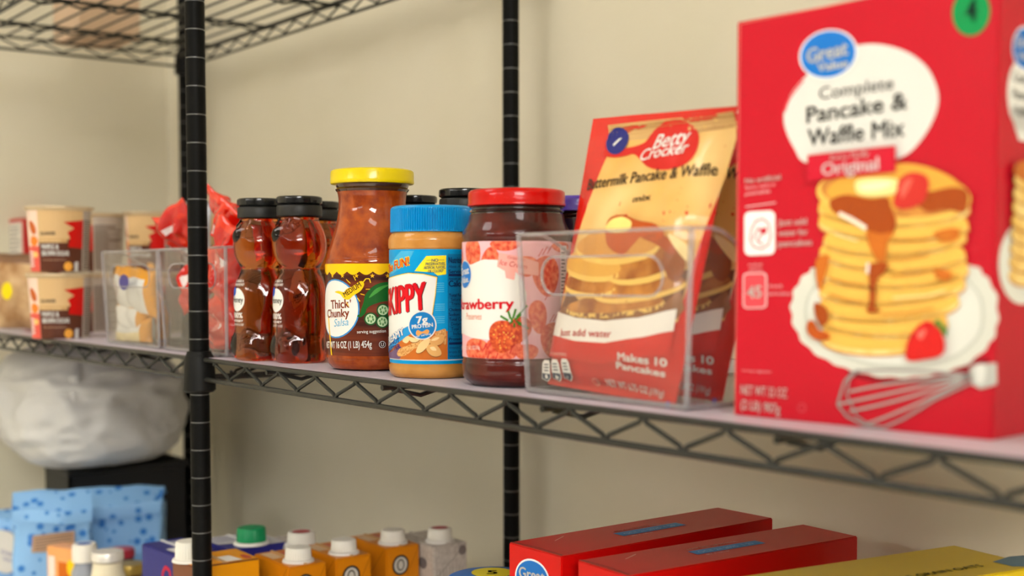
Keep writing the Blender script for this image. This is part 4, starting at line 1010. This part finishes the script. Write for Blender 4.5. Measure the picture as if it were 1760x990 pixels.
# ---- oatmeal cups
cup_paper = M('cup_paper', (214, 190, 150), .4, Coat_Weight=.3); foil = M('cup_foil', (214, 192, 158), .3, Metallic=.35, Coat_Weight=.4)
KR = (214, 178, 128); BR_ = (92, 50, 34)
def oat_cup(c, label, kind=0, turn=0, k=.00066, foilmess=0):
    t = thing('oatmeal_cup', label, 'oatmeal cup', c, 0, 'oatmeal cups')
    h = .0765; r0, r1 = .0325, .0375
    q = MB(); q.lathe([(0, r0-.003), (0, r0), (h-.004, r1-.0006), (h-.003, r1+.001), (h-.0015, r1+.002), (h, r1+.001)], c, cup_paper, 48); q.build('cup_body', t)
    q = MB(); q.lathe([(h-.0012, r1+.0024), (h+.0004, r1+.0026), (h+.001, r1), (h+.0008, .002)], c, foil, 72, rfun=lambda th, z: .0012*math.sin(th*9+c[0]*50)+.0006*math.sin(th*23)); q.build('foil_lid', t)
    sf = Cyl(c, (r0+r1)/2, toward(c)+turn, lambda th, z: lerp(r0, r1-.0006, z/(h-.004))+.0002)
    A = Art(sf); hf = PI*(r0+r1)/2*.995; zt = h-.0045
    W_ = .054   # brand panel width
    def blk(a0, a1, z0, z1, col, l): A.polyf([(a0, z0), (a1, z0), (a1, z1), (a0, z1)], col, l)
    x0 = -.026; x1 = x0+W_
    blk(x0, x1, 0, zt, BR_, 1); blk(x0, x1, .038, zt, KR, 2)
    blk(x0, x0+.034, .034, .0385, (200, 160, 108), 3)
    A.textf('QUAKER', (x0+.003, .043), (x0+.021, .043), (30, 28, 40), 4, h=.0038, bold=.04)
    if kind == 0:
        A.polyf([(x1-.024, .058), (x1, .061), (x1, .027), (x1-.019, .029), (x1-.017, .040), (x1-.020, .046), (x1-.012, .051), (x1-.019, .055)], (206, 20, 14), 5)
    else:
        A.ellf((x1-.012, .050), .009, .007, (220, 120, 40), 5); A.ellf((x1-.010, .036), .008, .006, (200, 100, 30), 5)
    A.textf('INSTANT OATMEAL', (x0+.003, .0345), (x0+.027, .0345), (240, 214, 160), 4, h=.0024)
    for i, s_ in enumerate(['MAPLE &', 'BROWN SUGAR']): A.textf(s_, (x0+.004, .0265-i*.0078), (x0+(.024 if i == 0 else .036), .0265-i*.0078), WHT, 4, h=.0058, bold=.04)
    A.textf('with other natural flavor', (x0+.005, .013), (x0+.033, .013), (210, 170, 140), 4, h=.0018)
    A.ellf((x0+.035, .006), .0052, .0055, (240, 170, 70), 5); A.polyf([(x0+.043, 0), (x0+.048, 0), (x0+.048, .012), (x0+.043, .011)], (210, 208, 206), 5)
    # nutrition text panel
    blk(x1, x1+.05, 0, zt, (186, 172, 158), 1)
    for i in range(22): blk(x1+.002, x1+.016+.028*random.random(), .003+i*.0027, .0044+i*.0027, (96, 82, 74), 2)
    # picture panel to the left of the brand
    blk(x0-.022, x0, 0, zt, (236, 206, 186), 1); blk(x0-.022, x0, 0, .030, (224, 92, 78), 2)
    if kind == 0:
        A.ellf((x0-.009, .052), .005, .009, (196, 96, 40), 3, .5); A.ellf((x0-.008, .036), .007, .006, (232, 130, 44), 3); A.ellf((x0-.007, .020), .005, .0035, (240, 190, 110), 3)
    else: A.ellf((x0-.008, .052), .005, .005, (60, 44, 44), 3); 
    for i in range(5): blk(x0-.020, x0-.010, .006+i*.004, .0078+i*.004, WHT, 4)
    A.mb.build('label', t); return t
cA = atZ(105, 580, S); cA.z = S
t1 = oat_cup(cA, 'lower maple brown sugar oatmeal cup, front left stack')
def cup_copy(p, rz, l):
    o = copy_tree(t1); o.location = p; o.rotation_euler = (0, 0, rz); o['label'] = l; return o
cup_copy(cA+Vector((0, 0, 0.0795)), .03, 'upper maple brown sugar oatmeal cup, front left stack')
for (x, Y, a, b_) in [(168, .115, -1.0, 'behind the front stack, its text panel showing'), (268, .165, -.55, 'behind the clear bins, left of the front post')]:
    p = atY(x, 560, Y); p = Vector((p.x, Y, S)); cup_copy(p, a, 'lower oatmeal cup '+b_); cup_copy(p+Vector((0, 0, 0.0795)), a+.05, 'upper oatmeal cup '+b_)
p = atY(385, 500, .27); cup_copy(Vector((p.x, .27, S)), -.6, 'lower oatmeal cup at the back, hidden behind the front post'); cup_copy(Vector((p.x, .27, S+0.0795)), -.6, 'upper oatmeal cup at the back, tan lid above the red snack bags')
p = atY(205, 415, .085); soft_bag('foil_packet', 'grey foil packet standing between the two oatmeal cup stacks', 'packet', Vector((p.x, .185, S+.085)), .055, .165, .008, (0, 0, .3), lambda a, b, s_: M('foil_grey', (176, 178, 186), .3, Metallic=.5), 31, .003, n=18)

# ---- kraft pouch and red bordered box, far left
kr = noisy(M('kraft_film', (190, 150, 104), .35, Coat_Weight=.3), (160, 118, 76), (212, 178, 134), 30, 3)
p = atZ(8, 572, S); t = soft_bag('kraft_pouch', 'tan kraft paper pouch with a yellow sticker at the left edge', 'pouch', Vector((p.x-.022, p.y+.035, S+.052)), .105, .104, .020, (0, 0, .7), lambda a, b, s_: M('kraft_dark', (120, 84, 56), .4) if b > .86 or a > .9 else kr, 41, .003, n=24)
pl = Plane((t.location.x, t.location.y-.028, S), (math.cos(.7), math.sin(.7), 0), (0, 0, 1)); 
A = Art(Plane(t.location+Vector((.7*.026-.0, -.026, 0)), (math.cos(.7), math.sin(.7), 0), (0, 0, 1))); A.ell((12, 500), 9, 15, (240, 214, 20), 1); o = A.mb.build('price_sticker', t); o['label'] = 'round yellow sticker'
def carton_box(name, label, cat, o_, rz, w_, d_, h_, mt, group=None):
    """box with corner o_, width along local x, depth along local y"""
    t = thing(name, label, cat, o_, rz, group); M4 = WM(t)
    q = MB(); q.box((0, 0, 0), (w_, d_, h_), mt, .0008, M4); q.build('carton', t)
    X = M4.to_3x3() @ Vector((1, 0, 0)); Y = M4.to_3x3() @ Vector((0, 1, 0)); Zv = Vector((0, 0, 1)); o_ = Vector(o_)
    return t, Plane(o_, X, Zv), Plane(o_+X*w_, Y, Zv), Plane(o_+Zv*h_, X, Y)   # front, right side, top
p = atY(42, 430, .13); rb, fr, sd, tp = carton_box('carton', 'red-edged carton with a nutrition panel at the far left edge', 'box', Vector((p.x-.09, .13, S)), .0, .09, .055, (atY(20, 377, .13).z-S), M('carton_red', (196, 34, 34), .4))
A = Art(fr); hh = atY(20, 377, .13).z-S; A.polyf([(.004, .01), (.080, .01), (.080, hh-.006), (.004, hh-.006)], (222, 214, 200), 1)
for i in range(14): A.linef([(.01, hh-.014-i*.007), (.072-.02*random.random(), hh-.014-i*.007)], .0022, (120, 110, 104), 2)
A.mb.build('nutrition_panel', rb)

# ================================================================== UPPER SHELF GOODS (seen through the liner)
ZU = .4305
q, *_ = carton_box('cardboard_box', 'orange cardboard box standing on the overhead wire shelf', 'box', atZ(130, 60, ZU)+Vector((-.10, 0, 0)), 0, .12, .09, .10, M('cardboard_orange', (206, 176, 146), .7))
q, *_ = carton_box('cardboard_box', 'brown cardboard box further back on the overhead wire shelf', 'box', Vector((-.50, .01, ZU)), .1, .10, .06, .10, M('cardboard_brown', (176, 124, 84), .7))

# ================================================================== LOWER SHELF
# cereal boxes
RB = M('cereal_red', (206, 10, 8), .34, Coat_Weight=.2, Coat_Roughness=.2)
ZT = -.12; HB = ZT-SL
def cereal_box(pxs, label, W_, L_, m_, name='cereal_box'):
    a, b = atZ(*pxs[0], ZT), atZ(*pxs[1], ZT)     # near left and near right corners of the top
    c_, d_ = atZ(*pxs[2], ZT), atZ(*pxs[3], ZT)
    ang = math.atan2((c_-b).y+(d_-a).y, (c_-b).x+(d_-a).x)-PI/2
    return carton_box(name, label, 'cereal box', Vector((a.x, a.y, SL)), ang, W_, L_, HB, m_)
def red_print(t, fr, sd, tp, W_, L_):
    A = Art(tp)
    A.polyf([(W_*.42, L_*.36), (W_*.42, L_*.66), (W_*.62, L_*.66), (W_*.62, L_*.36)][::-1], (30, 128, 196), 2)
    Zp = lambda a, b: (a, b)
    # date stamp runs along the long way
    TP2 = Plane(tp.o+tp.ux*W_*.62+tp.uy*L_*.38, tp.uy, -tp.ux); A2 = Art(TP2, A.mb)
    A2.textf('OCT 21 2025  1 29', (0, .002), (L_*.24, .002), (150, 196, 226), 4, h=.0045); A2.textf('1 EASY OPEN TAB TO RESEAL', (-.0, .0145), (L_*.22, .0145), (232, 200, 196), 3, h=.0026, bold=.02)
    A2.textf('BEST IF USED BY', (.0, -.005), (L_*.10, -.005), (232, 200, 196), 3, h=.0022)
    A.linef([(.0006, .0006), (W_-.0006, .0006)], .0007, (150, 90, 70), 2); A.linef([(.0006, .002), (W_*.5, .004), (W_-.002, .0022)], .0008, (90, 10, 10), 3)
    A.linef([(W_-.0004, .001), (W_-.0004, L_-.002)], .0005, (214, 90, 74), 2); A.linef([(W_*.3, L_*.13), (W_*.16, L_*.20)], .0006, (236, 200, 190), 2)
    A.mb.build('top_print', t)
    A = Art(fr); A.ellf((W_*.46, HB-.0225), .0200, .0150, (236, 238, 244), 2, .1); A.ellf((W_*.46, HB-.0225), .0185, .0136, (20, 110, 196), 3, .1)
    A.textf('Great', (W_*.46-.0145, HB-.0235), (W_*.46+.0145, HB-.022), WHT, 5, h=.0082, bold=.03); A.textf('Value', (W_*.46-.010, HB-.0325), (W_*.46+.010, HB-.0315), WHT, 5, h=.0062, bold=.03)
    A.mb.build('end_print', t)
    A = Art(sd)   # big outlined letters on the broad face
    for x, s_ in ((.045, 0), (.090, 1), (.135, 0)):
        A.polyf([(x-.012, HB-.075), (x-.007, HB-.040), (x, HB-.026), (x+.007, HB-.040), (x+.012, HB-.075)], (236, 228, 216), 2); A.polyf([(x-.008, HB-.075), (x-.004, HB-.042), (x, HB-.034), (x+.004, HB-.042), (x+.008, HB-.075)], (96, 56, 34), 3)
    A.mb.build('side_print', t)
r = cereal_box([(874.6, 932), (977.7, 954), (1342, 890), (1239, 869)], 'left of the two red cereal boxes on the lower shelf', .060, .224, RB); red_print(*r, .060, .224)
r = cereal_box([(993, 963), (1118, 980), (1490, 918), (1375, 900)], 'right of the two red cereal boxes, beside the yellow box', .055, .222, RB); red_print(*r, .055, .222)
YB = M('cereal_yellow', (226, 192, 0), .32, Coat_Weight=.35, Coat_Roughness=.2)
a = atZ(1640, 937, ZT); b = atZ(1275, 990, ZT); e = (a-b).normalized(); ang = math.atan2(e.y, e.x)-PI/2
L_ = .235; o_ = a-e*L_; t, fr, sd, tp = carton_box('cereal_box', 'yellow cereal box at the bottom right corner', 'cereal box', Vector((o_.x, o_.y, SL)), ang, .075, L_, HB, YB)
A = Art(tp); A.poly([(1706, 966), (1735, 957), (1800, 952), (1800, 975), (1740, 974)], (90, 130, 150), 2)
TP2 = Plane(tp.o+tp.ux*.058+tp.uy*.10, tp.uy, -tp.ux); A2 = Art(TP2, A.mb); A2.textf('WHOLE GRAIN OATS', (0, 0), (.10, 0), (60, 50, 10), 3, h=.006, bold=.02)
A.mb.build('top_print', t)
# blue lidded can
p = atZ(846, 990, -.165); c = Vector((p.x, p.y, SL)); Hc = -.165-SL
t = thing('blue_lidded_can', 'round blue lid with a yellow sticker, left of the red boxes', 'can', c)
q = MB(); q.lathe([(0, .034), (.002, .036), (Hc-.02, .036), (Hc-.016, .034)], c, M('can_white', (200, 204, 210), .35), 48); q.build('can_body', t)
q = MB(); q.lathe([(Hc-.017, .0355), (Hc-.015, .037), (Hc-.003, .0368), (Hc-.001, .0355), (Hc, .033), (Hc-.0004, .001)], c, M('lid_blue', (20, 110, 200), .35), 64); q.build('lid', t)
cc = Vector((c.x, c.y, -.165)); dv = Vector((CAM.x-c.x, CAM.y-c.y, 0)).normalized(); A = Art(Plane(cc, Vector((-dv.y, dv.x, 0)), -dv)); A.ellf((0, .012), .017, .017, (240, 222, 20), 1); A.textf('5', (-.004, .006), (.004, .006), (40, 40, 30), 3, h=.012, bold=.03)
o = A.mb.build('price_sticker', t); o['label'] = 'round yellow sticker marked 5'

# ---- drink cartons
def drink_carton(c, w_, d_, top, ang, body_m, top_m, cap_m, label, cat='drink carton', capoff=(.5, .28), capr=.0125, emblem=True, caph=.014, inlay=None):
    """c = near corner (front/right) on the shelf; width along local x, depth along local y"""
    h_ = top-SL; t = thing('drink_carton', label, cat, Vector((c[0], c[1], SL)), ang); M4 = WM(t)
    q = MB(); q.box((0, 0, 0), (w_, d_, h_), body_m, .0012, M4)
    q.build('carton', t)
    X = M4.to_3x3() @ Vector((1, 0, 0)); Y = M4.to_3x3() @ Vector((0, 1, 0)); o_ = Vector((c[0], c[1], SL))
    # folded flap seam on the top
    q = MB(); q.box((.001, d_*.44, h_), (w_-.001, d_*.50, h_+.0012), top_m, 0, M4); q.build('top_seam', t)
    cp = M4 @ Vector((w_*capoff[0], d_*capoff[1], h_)); q = MB()
    q.lathe([(0.0, capr*1.25), (.002, capr*1.2), (.003, capr*1.02)], cp, M('cap_collar', (226, 222, 214), .4), 32); q.build('collar', t)
    q = MB(); q.lathe([(.003, capr), (caph-.001, capr*.96), (caph, capr*.9), (caph, .0005)], cp, cap_m, 96, rfun=lambda th, z: .00035*math.sin(32*th) if z < caph-.0005 else 0); q.build('cap', t)
    return t, Plane(o_, X, (0, 0, 1)), Plane(o_+X*w_, Y, (0, 0, 1)), Plane(o_+Vector((0, 0, h_)), X, Y), h_, cp
org_m = M('carton_orange', (206, 124, 12), .38, Coat_Weight=.2); white_cap = M('cap_white', (226, 222, 210), .45); otop = M('carton_tan', (190, 150, 100), .45)
ZC = -.2
def orange(px_corner, label, rot=0.0):
    n_ = atZ(*px_corner, ZC)       # the near vertical edge, between the two seen faces
    w_, d_ = .075, .040
    X = Vector((math.cos(rot), math.sin(rot), 0)); o_ = n_-X*w_
    t, fr, sd, tp, h_, cp = drink_carton((o_.x, o_.y), w_, d_, ZC, rot, org_m, otop, white_cap, label, capoff=(.74, .5))
    A = Art(sd); A.ellf((d_*.42, h_-.019), .0100, .0105, (50, 44, 38), 2); A.ellf((d_*.42, h_-.019), .0078, .0084, (196, 190, 178), 3); A.ellf((d_*.42, h_-.019), .0046, .0062, (90, 84, 74), 4); A.ellf((d_*.42, h_-.019), .003, .0045, (196, 190, 178), 5)
    A.linef([(d_*.62, h_-.03), (d_-.001, h_-.002)], .0006, (150, 84, 8), 2); A.mb.build('side_print', t)
    A = Art(fr); A.linef([(.004, h_-.002), (.030, h_-.030)], .0006, (150, 84, 8), 2); A.linef([(w_-.004, h_-.002), (w_-.030, h_-.030)], .0006, (150, 84, 8), 2); A.mb.build('front_print', t)
    A = Art(tp); A.polyf([(.006, .004), (.034, .004), (.034, .016), (.006, .016)], (214, 180, 140), 2); A.ellf((.018, .026), .010, .005, (196, 90, 60), 2); A.mb.build('top_print', t)
orange((578, 960), 'middle orange drink carton, white cap, lower shelf') if False else None
for px_, l in [((577.5, 961), 'orange drink carton, white cap, middle of the row of three'), ((664, 943), 'orange drink carton with white cap, nearest the grey carton'), ((497, 975.5), 'orange drink carton with white cap, left in the row of three')]: orange(px_, l)
# grey white carton at the back right
n_ = atZ(745, 940, ZC); grey_m = noisy(M('carton_grey', (186, 176, 166), .45), (176, 166, 156), (196, 188, 178), 200)
w_, d_ = .075, .042
t, fr, sd, tp, h_, cp = drink_carton((n_.x-w_, n_.y), w_, d_, ZC, 0, grey_m, grey_m, white_cap, 'grey and white drink carton with a pink-dotted cap', capoff=(.74, .5))
A = Art(sd); A.linef([(.002, h_-.034), (d_-.002, h_-.002)], .0006, (120, 110, 100), 2); A.ellf((d_-.006, h_-.008), .005, .005, (130, 120, 116), 2)
for i in range(9): A.linef([(.004+i*.004, h_-.06), (.004+i*.004, h_-.024)], .0005, (140, 130, 120), 2)
A.mb.build('side_print', t); A = Art(fr); A.ellf((.055, h_-.02), .008, .006, (110, 104, 104), 2); A.linef([(.01, h_-.002), (.04, h_-.03)], .0008, (110, 104, 104), 2); A.mb.build('front_print', t)
A = Art(Plane(cp+Vector((0, 0, .0141)), (1, 0, 0), (0, 1, 0))); A.ellf((0, 0), .0085, .0085, (176, 70, 80), 1); A.mb.build('cap_print', t)
# white carton behind with pink cap top
pc = atZ(519, 914, -.192)
t, fr, sd, tp, h_, cp = drink_carton((pc.x-.055, pc.y-.017), .072, .034, -.206, 0, grey_m, grey_m, white_cap, 'white drink carton with pink-topped cap behind the orange cartons', capoff=(.74, .5), capr=.0145)
A = Art(Plane(cp+Vector((0, 0, .0141)), (1, 0, 0), (0, 1, 0))); A.ellf((0, 0), .0095, .0095, (176, 60, 70), 1); A.mb.build('cap_print', t)
# blue carton, green cap
blue_m = M('carton_blue', (40, 42, 120), .4, Coat_Weight=.2)
ZB = -.203; nl = atZ(243, 934, ZB); nr = atZ(303, 956, ZB); wv = (nr-nl); w_ = wv.length; ang = math.atan2(wv.y, wv.x)
gc = atZ(433, 935, ZB)
t, fr, sd, tp, h_, cp = drink_carton((nl.x, nl.y), w_, .046, ZB, ang, blue_m, M('seam_white', (214, 214, 212), .5), M('cap_green', (0, 140, 84), .4), 'blue carton with a red emblem, left of the front post', capoff=(.5, .2), capr=.0001, caph=.0035)
for ch in list(bpy.data.objects):
    if ch.parent == t and ch.name.startswith(('cap', 'collar')): bpy.data.objects.remove(ch)
A = Art(fr); A.polyf([(w_*.30, h_-.052), (w_*.98, h_-.052), (w_*.98, h_-.034), (w_*.30, h_-.034)], (226, 214, 208), 2); A.textf('America', (w_*.36, h_-.047), (w_*.92, h_-.047), (200, 40, 50), 4, h=.008, bold=.04)
A.linef([(w_*.62, h_-.034), (w_*.62, h_-.022), (w_*.70, h_-.015), (w_*.82, h_-.017), (w_*.84, h_-.026)], .004, (200, 20, 60), 3); A.mb.build('front_print', t)
A = Art(tp); 
for i in range(5): A.polyf([(.012+i*.004, .024), (.014+i*.004, .024), (.014+i*.004, .044), (.012+i*.004, .044)], (206, 206, 206), 2)
A.polyf([(w_*.55, .006), (w_*.95, .006), (w_*.95, .020), (w_*.55, .020)], (226, 224, 222), 2); A.mb.build('top_print', t)
# second blue carton with green cap right of the post
t, fr, sd, tp, h_, cp = drink_carton((gc.x-.058, gc.y-.032), .072, .066, ZB, ang*0, blue_m, M('seam_white', (214, 214, 212), .5), M('cap_green', (0, 140, 84), .4), 'blue and white carton with a green screw cap', capoff=(.76, .5), capr=.0150, caph=.017)
A = Art(tp); A.polyf([(.002, .002), (.040, .002), (.050, .044), (.070, .02), (.070, .064), (.002, .064)], (206, 204, 204), 2)
for i in range(6): A.polyf([(.006+i*.005, .004), (.0075+i*.005, .004), (.0075+i*.005, .062), (.006+i*.005, .062)], (80, 84, 140), 3)
A.mb.build('top_print', t)
# leftmost orange carton in front of the post
nl = atZ(296, 958, -.195); 
t, fr, sd, tp, h_, cp = drink_carton((nl.x, nl.y), .054, .066, -.195, -.02, M('carton_brown', (120, 64, 34), .45), otop, white_cap, 'large orange-topped carton at the foot of the front post', capoff=(.42, .13), capr=.0135, caph=.019)
A = Art(tp); A.polyf([(.001, .001), (.053, .001), (.053, .065), (.001, .065)], (222, 146, 14), 2); A.polyf([(.026, .030), (.050, .030), (.050, .050), (.026, .047)], (226, 220, 210), 3); A.ellf((.04, .058), .010, .004, (190, 70, 50), 3); A.mb.build('top_print', t)
A = Art(sd); A.polyf([(.001, .01), (.065, .01), (.065, h_-.001), (.001, h_-.001)], (222, 146, 14), 2); A.mb.build('side_print', t)

# ---- sugar bags
def sugar_mat(nm, c1, c2, sc_):
    mt = M(nm, c1, .5); nt = mt.node_tree; b = nt.nodes['Principled BSDF']; tc = N(mt, 'ShaderNodeTexCoord'); vo = N(mt, 'ShaderNodeTexVoronoi'); cr = N(mt, 'ShaderNodeValToRGB')
    nt.links.new(tc.outputs['Object'], vo.inputs['Vector']); vo.inputs['Scale'].default_value = sc_; cr.color_ramp.interpolation = 'CONSTANT'
    cr.color_ramp.elements[0].color = srgb(c2); cr.color_ramp.elements[1].color = srgb(c1); cr.color_ramp.elements[1].position = .30
    nt.links.new(vo.outputs['Distance'], cr.inputs[0]); nt.links.new(cr.outputs[0], b.inputs['Base Color']); return mt
sug = sugar_mat('sugar_paper', (140, 190, 238), (48, 124, 208), 62)
def sugar_bag(c, rz, label, w_=.098, d_=.068, h_=.20, seed=1):
    t = thing('sugar_bag', label, 'sugar bag', c, rz, None); M4 = WM(t); hb = h_*.86; n = 20
    def side(a, b):       # a round the four sides, b up
        th = a*4; k_ = int(th) % 4; f = th-int(th)
        cs = [(-.5, -.5), (.5, -.5), (.5, .5), (-.5, .5)]; p0, p1 = cs[k_], cs[(k_+1) % 4]
        x, y = lerp(p0[0], p1[0], f)*w_, lerp(p0[1], p1[1], f)*d_
        bl = 1+.06*math.sin(PI*f)*math.sin(PI*min(1, b*1.05)); z = b*hb
        nz = .0025*noise.noise(Vector((x*40+seed, y*40, z*30)))
        return M4 @ Vector((x*bl+nz, y*bl+nz, z))
    q = MB(); q.grid(side, 64, 24, sug); q.box((-w_/2, -d_/2, 0), (w_/2, d_/2, .001), sug, 0, M4)
    q.build('bag_body', t, weld=True, auto=False)
    q = MB()              # folded-down top: a gabled crease with a rolled flap
    def top(a, b):
        x = (a-.5)*w_*1.04; y = (b-.5)*d_*1.06; hz = hb+(h_-hb)*(1-abs(2*b-1.15))*.9
        hz = hb+(h_-hb)*max(0, 1-abs(b-.55)/.55)**.8+.004*noise.noise(Vector((x*30+seed, y*30, seed)))
        return M4 @ Vector((x, y, hz))
    q.grid(top, 26, 20, sug); q.build('folded_top', t, auto=False)
    q = MB()
    def flap(a, b):
        x = (a-.5)*w_*1.02; return M4 @ Vector((x, -d_*.52-.004*b+.003*math.sin(a*7+seed), hb+.004+.010*math.sin(b*PI)-.012*b+.003*math.sin(a*5+seed)))
    q.grid(flap, 26, 6, sug); q.build('flap', t, auto=False)
    return t
th = toward((-.42, .1)); base_rz = th+PI/2
WS = .086
p = atY(214, 836, .168); sugar_bag(Vector((p.x, p.y, SL)), base_rz-.12, 'blue and white sugar bag at right, beside the wall corner', w_=.104, h_=p.z-SL, seed=3)
p = atY(90, 842, .050); tm = sugar_bag(Vector((p.x, p.y, SL)), base_rz+.05, 'blue and white sugar bag in the middle with a tan panel', w_=.094, h_=p.z-SL, seed=7)
M4 = WM(tm); A = Art(Plane(M4 @ Vector((0, -.0385, 0)), M4.to_3x3() @ Vector((1, 0, 0)), (0, 0, 1))); A.poly([(56, 921), (128, 912), (128, 946), (54, 950)], (186, 150, 120), 2)
for i in range(5): A.line([(60, 926+i*5), (124, 918+i*5)], .0012, (110, 90, 80), 3)
A.mb.build('tan_panel', tm)
p = atY(-8, 876, .046); tf = sugar_bag(Vector((p.x, p.y, SL)), base_rz+.1, 'blue sugar bag at the left edge with a white oval', w_=.076, h_=p.z-SL, seed=11)
M4 = WM(tf); A = Art(Plane(M4 @ Vector((0, -.0385, 0)), M4.to_3x3() @ Vector((1, 0, 0)), (0, 0, 1))); A.ell((8, 948), 27, 38, (232, 226, 214), 2, -.15); A.text('Great', (0, 950), (22, 956), (90, 80, 150), 4, h=7); A.text('Value', (4, 962), (22, 966), (90, 80, 150), 4, h=6)
A.mb.build('oval_label', tf)
# peach box, bottles
pr = atY(126, 945, .030); t, fr, sd, tp = carton_box('snack_carton', 'peach and orange carton in front of the sugar bags', 'box', Vector((pr.x-.045, pr.y-.018, SL)), .42, .052, .026, pr.z-SL, M('carton_peach', (238, 168, 104), .4, Coat_Weight=.2))
A = Art(fr); h_ = pr.z-SL; A.polyf([(.02, 0), (.048, 0), (.048, h_-.018), (.02, h_-.018)], (206, 104, 24), 2); A.ellf((.043, h_-.024), .008, .011, (244, 200, 20), 3); A.polyf([(.003, h_-.04), (.014, h_-.04), (.014, h_-.012), (.003, h_-.012)], (232, 220, 208), 2); A.mb.build('front_print', t)
def bottle(name, label, px_, Yb, prof, cap, bm_, cm, n_=48):
    p = atY(*px_, Yb); ztop = p.z; c = Vector((p.x, p.y, SL)); H = ztop-SL; t = thing(name, label, 'bottle' if 'bottle' in name else 'jar', c)
    q = MB(); q.lathe([(0, prof[0][1])]+[(H+z, r) for z, r in prof[1:]], c, bm_, n_); q.build('body', t)
    q = MB(); q.lathe([(H+z, r) for z, r in cap], c, cm, n_); q.build('cap', t); return t, c
tb, c = bottle('milk_bottle', 'small grey bottle with white cap and blue disc', (145, 934), .032, [(0, .014), (-.05, .016), (-.034, .0155), (-.026, .012), (-.018, .0115)], [(-.021, .0145), (-.003, .0145), (0, .013), (0, .0005)], M('bottle_grey', (150, 154, 164), .35), M('cap_cream', (232, 226, 214), .4))
A = Art(Plane(Vector((c.x, c.y, atY(145, 934, .032).z)), (1, 0, 0), (0, 1, 0))); A.ellf((0, 0), .0085, .0085, (24, 90, 180), 1); A.mb.build('cap_disc', tb)
bottle('dressing_jar', 'cream-filled jar with a white lid, bottom left', (185, 947), .032, [(0, .019), (-.07, .0215), (-.034, .021), (-.024, .018), (-.012, .0165)], [(-.010, .018), (-.002, .018), (0, .017), (0, .0005)], M('dressing', (232, 220, 190), .3, Coat_Weight=.9), M('lid_white_metal', (236, 230, 220), .25, Metallic=.3))
bottle('pickle_jar', 'small dark jar with a gold lid beside the blue carton', (222, 968), .085, [(0, .017), (-.06, .019), (-.030, .019), (-.022, .017), (-.012, .016)], [(-.012, .018), (-.002, .018), (0, .017), (0, .0005)], M('pickle_glass', (96, 58, 34), .15, Coat_Weight=.9), M('lid_gold', (190, 160, 80), .3, Metallic=.6))
bottle('spread_jar', 'jar with a red lid behind the white-lidded jar', (207, 943), .112, [(0, .018), (-.05, .020), (-.028, .020), (-.02, .017), (-.012, .016)], [(-.010, .018), (-.002, .018), (0, .017), (0, .0005)], M('spread_brown', (110, 76, 56), .25, Coat_Weight=.8), M('lid_crimson', (170, 44, 60), .35))

# ---- black crate and white sack
CR=1; t = thing('storage_crate', 'black plastic crate under the white sack, behind the sugar bags', 'crate', (-.79, .20, SL))
q = MB(); Zc = -.205; bk = M('crate_black', (24, 24, 24), .5); xa, xb, ya, yb_ = -.842, -.735, .12, .30
q.box((xa, ya, SL), (xb, yb_, SL+.003), bk)
for a, b in (((xa, ya), (xb, ya+.004)), ((xa, yb_-.004), (xb, yb_)), ((xa, ya), (xa+.004, yb_)), ((xb-.004, ya), (xb, yb_))): q.box((*a, SL), (*b, Zc), bk)
q.build('crate_body', t); q = MB()
q.tube([(xa, ya, Zc-.004), (xb, ya, Zc-.004), (xb, yb_, Zc-.004), (xa, yb_, Zc-.004)], .005, bk, 8, closed=True); q.build('crate_rim', t)
t = thing('plastic_sack', 'large white crumpled plastic sack under the left shelf', 'sack', (-.78, .17, Zc))
q = MB(); nu, nv = 120, 80
def sack(a, b):
    th = a*2*PI; ph = (b-.5)*PI; cx_, sx_ = math.cos(ph), math.sin(ph)
    sq = lambda v, e: math.copysign(abs(v)**e, v)
    x = sq(math.cos(th), .75)*sq(cx_, .55)*.150; y = sq(math.sin(th), .75)*sq(cx_, .55)*.120; z = sq(sx_, .7)*.086
    v = Vector((x*9, y*9, z*13)); n1 = noise.noise(v); n2 = 1-abs(noise.noise(v*1.9+Vector((3, 1, 7))))*2; n3 = 1-abs(noise.noise(v*4.1))*2
    n4 = 1-abs(noise.noise(Vector((x*7+y*4, y*9, z*30))))*2; d = 1+.09*n1+.07*n2*abs(cx_)+.03*n3*abs(cx_)+.03*n4*abs(cx_)
    return Vector((-.785+x*d, .165+y*d*.95, Zc+.092+z*(1+.06*n1+.02*n2)))
q.grid(sack, nu, nv, bag_white_m); q.build('sack_body', t, weld=True, auto=False)
q = MB()
q.tube([(-.68, .12, Zc+.165), (-.655, .105, Zc+.14), (-.65, .10, Zc+.10)], [.004, .009, .003], bag_white_m, 8); q.build('tied_corner', t)
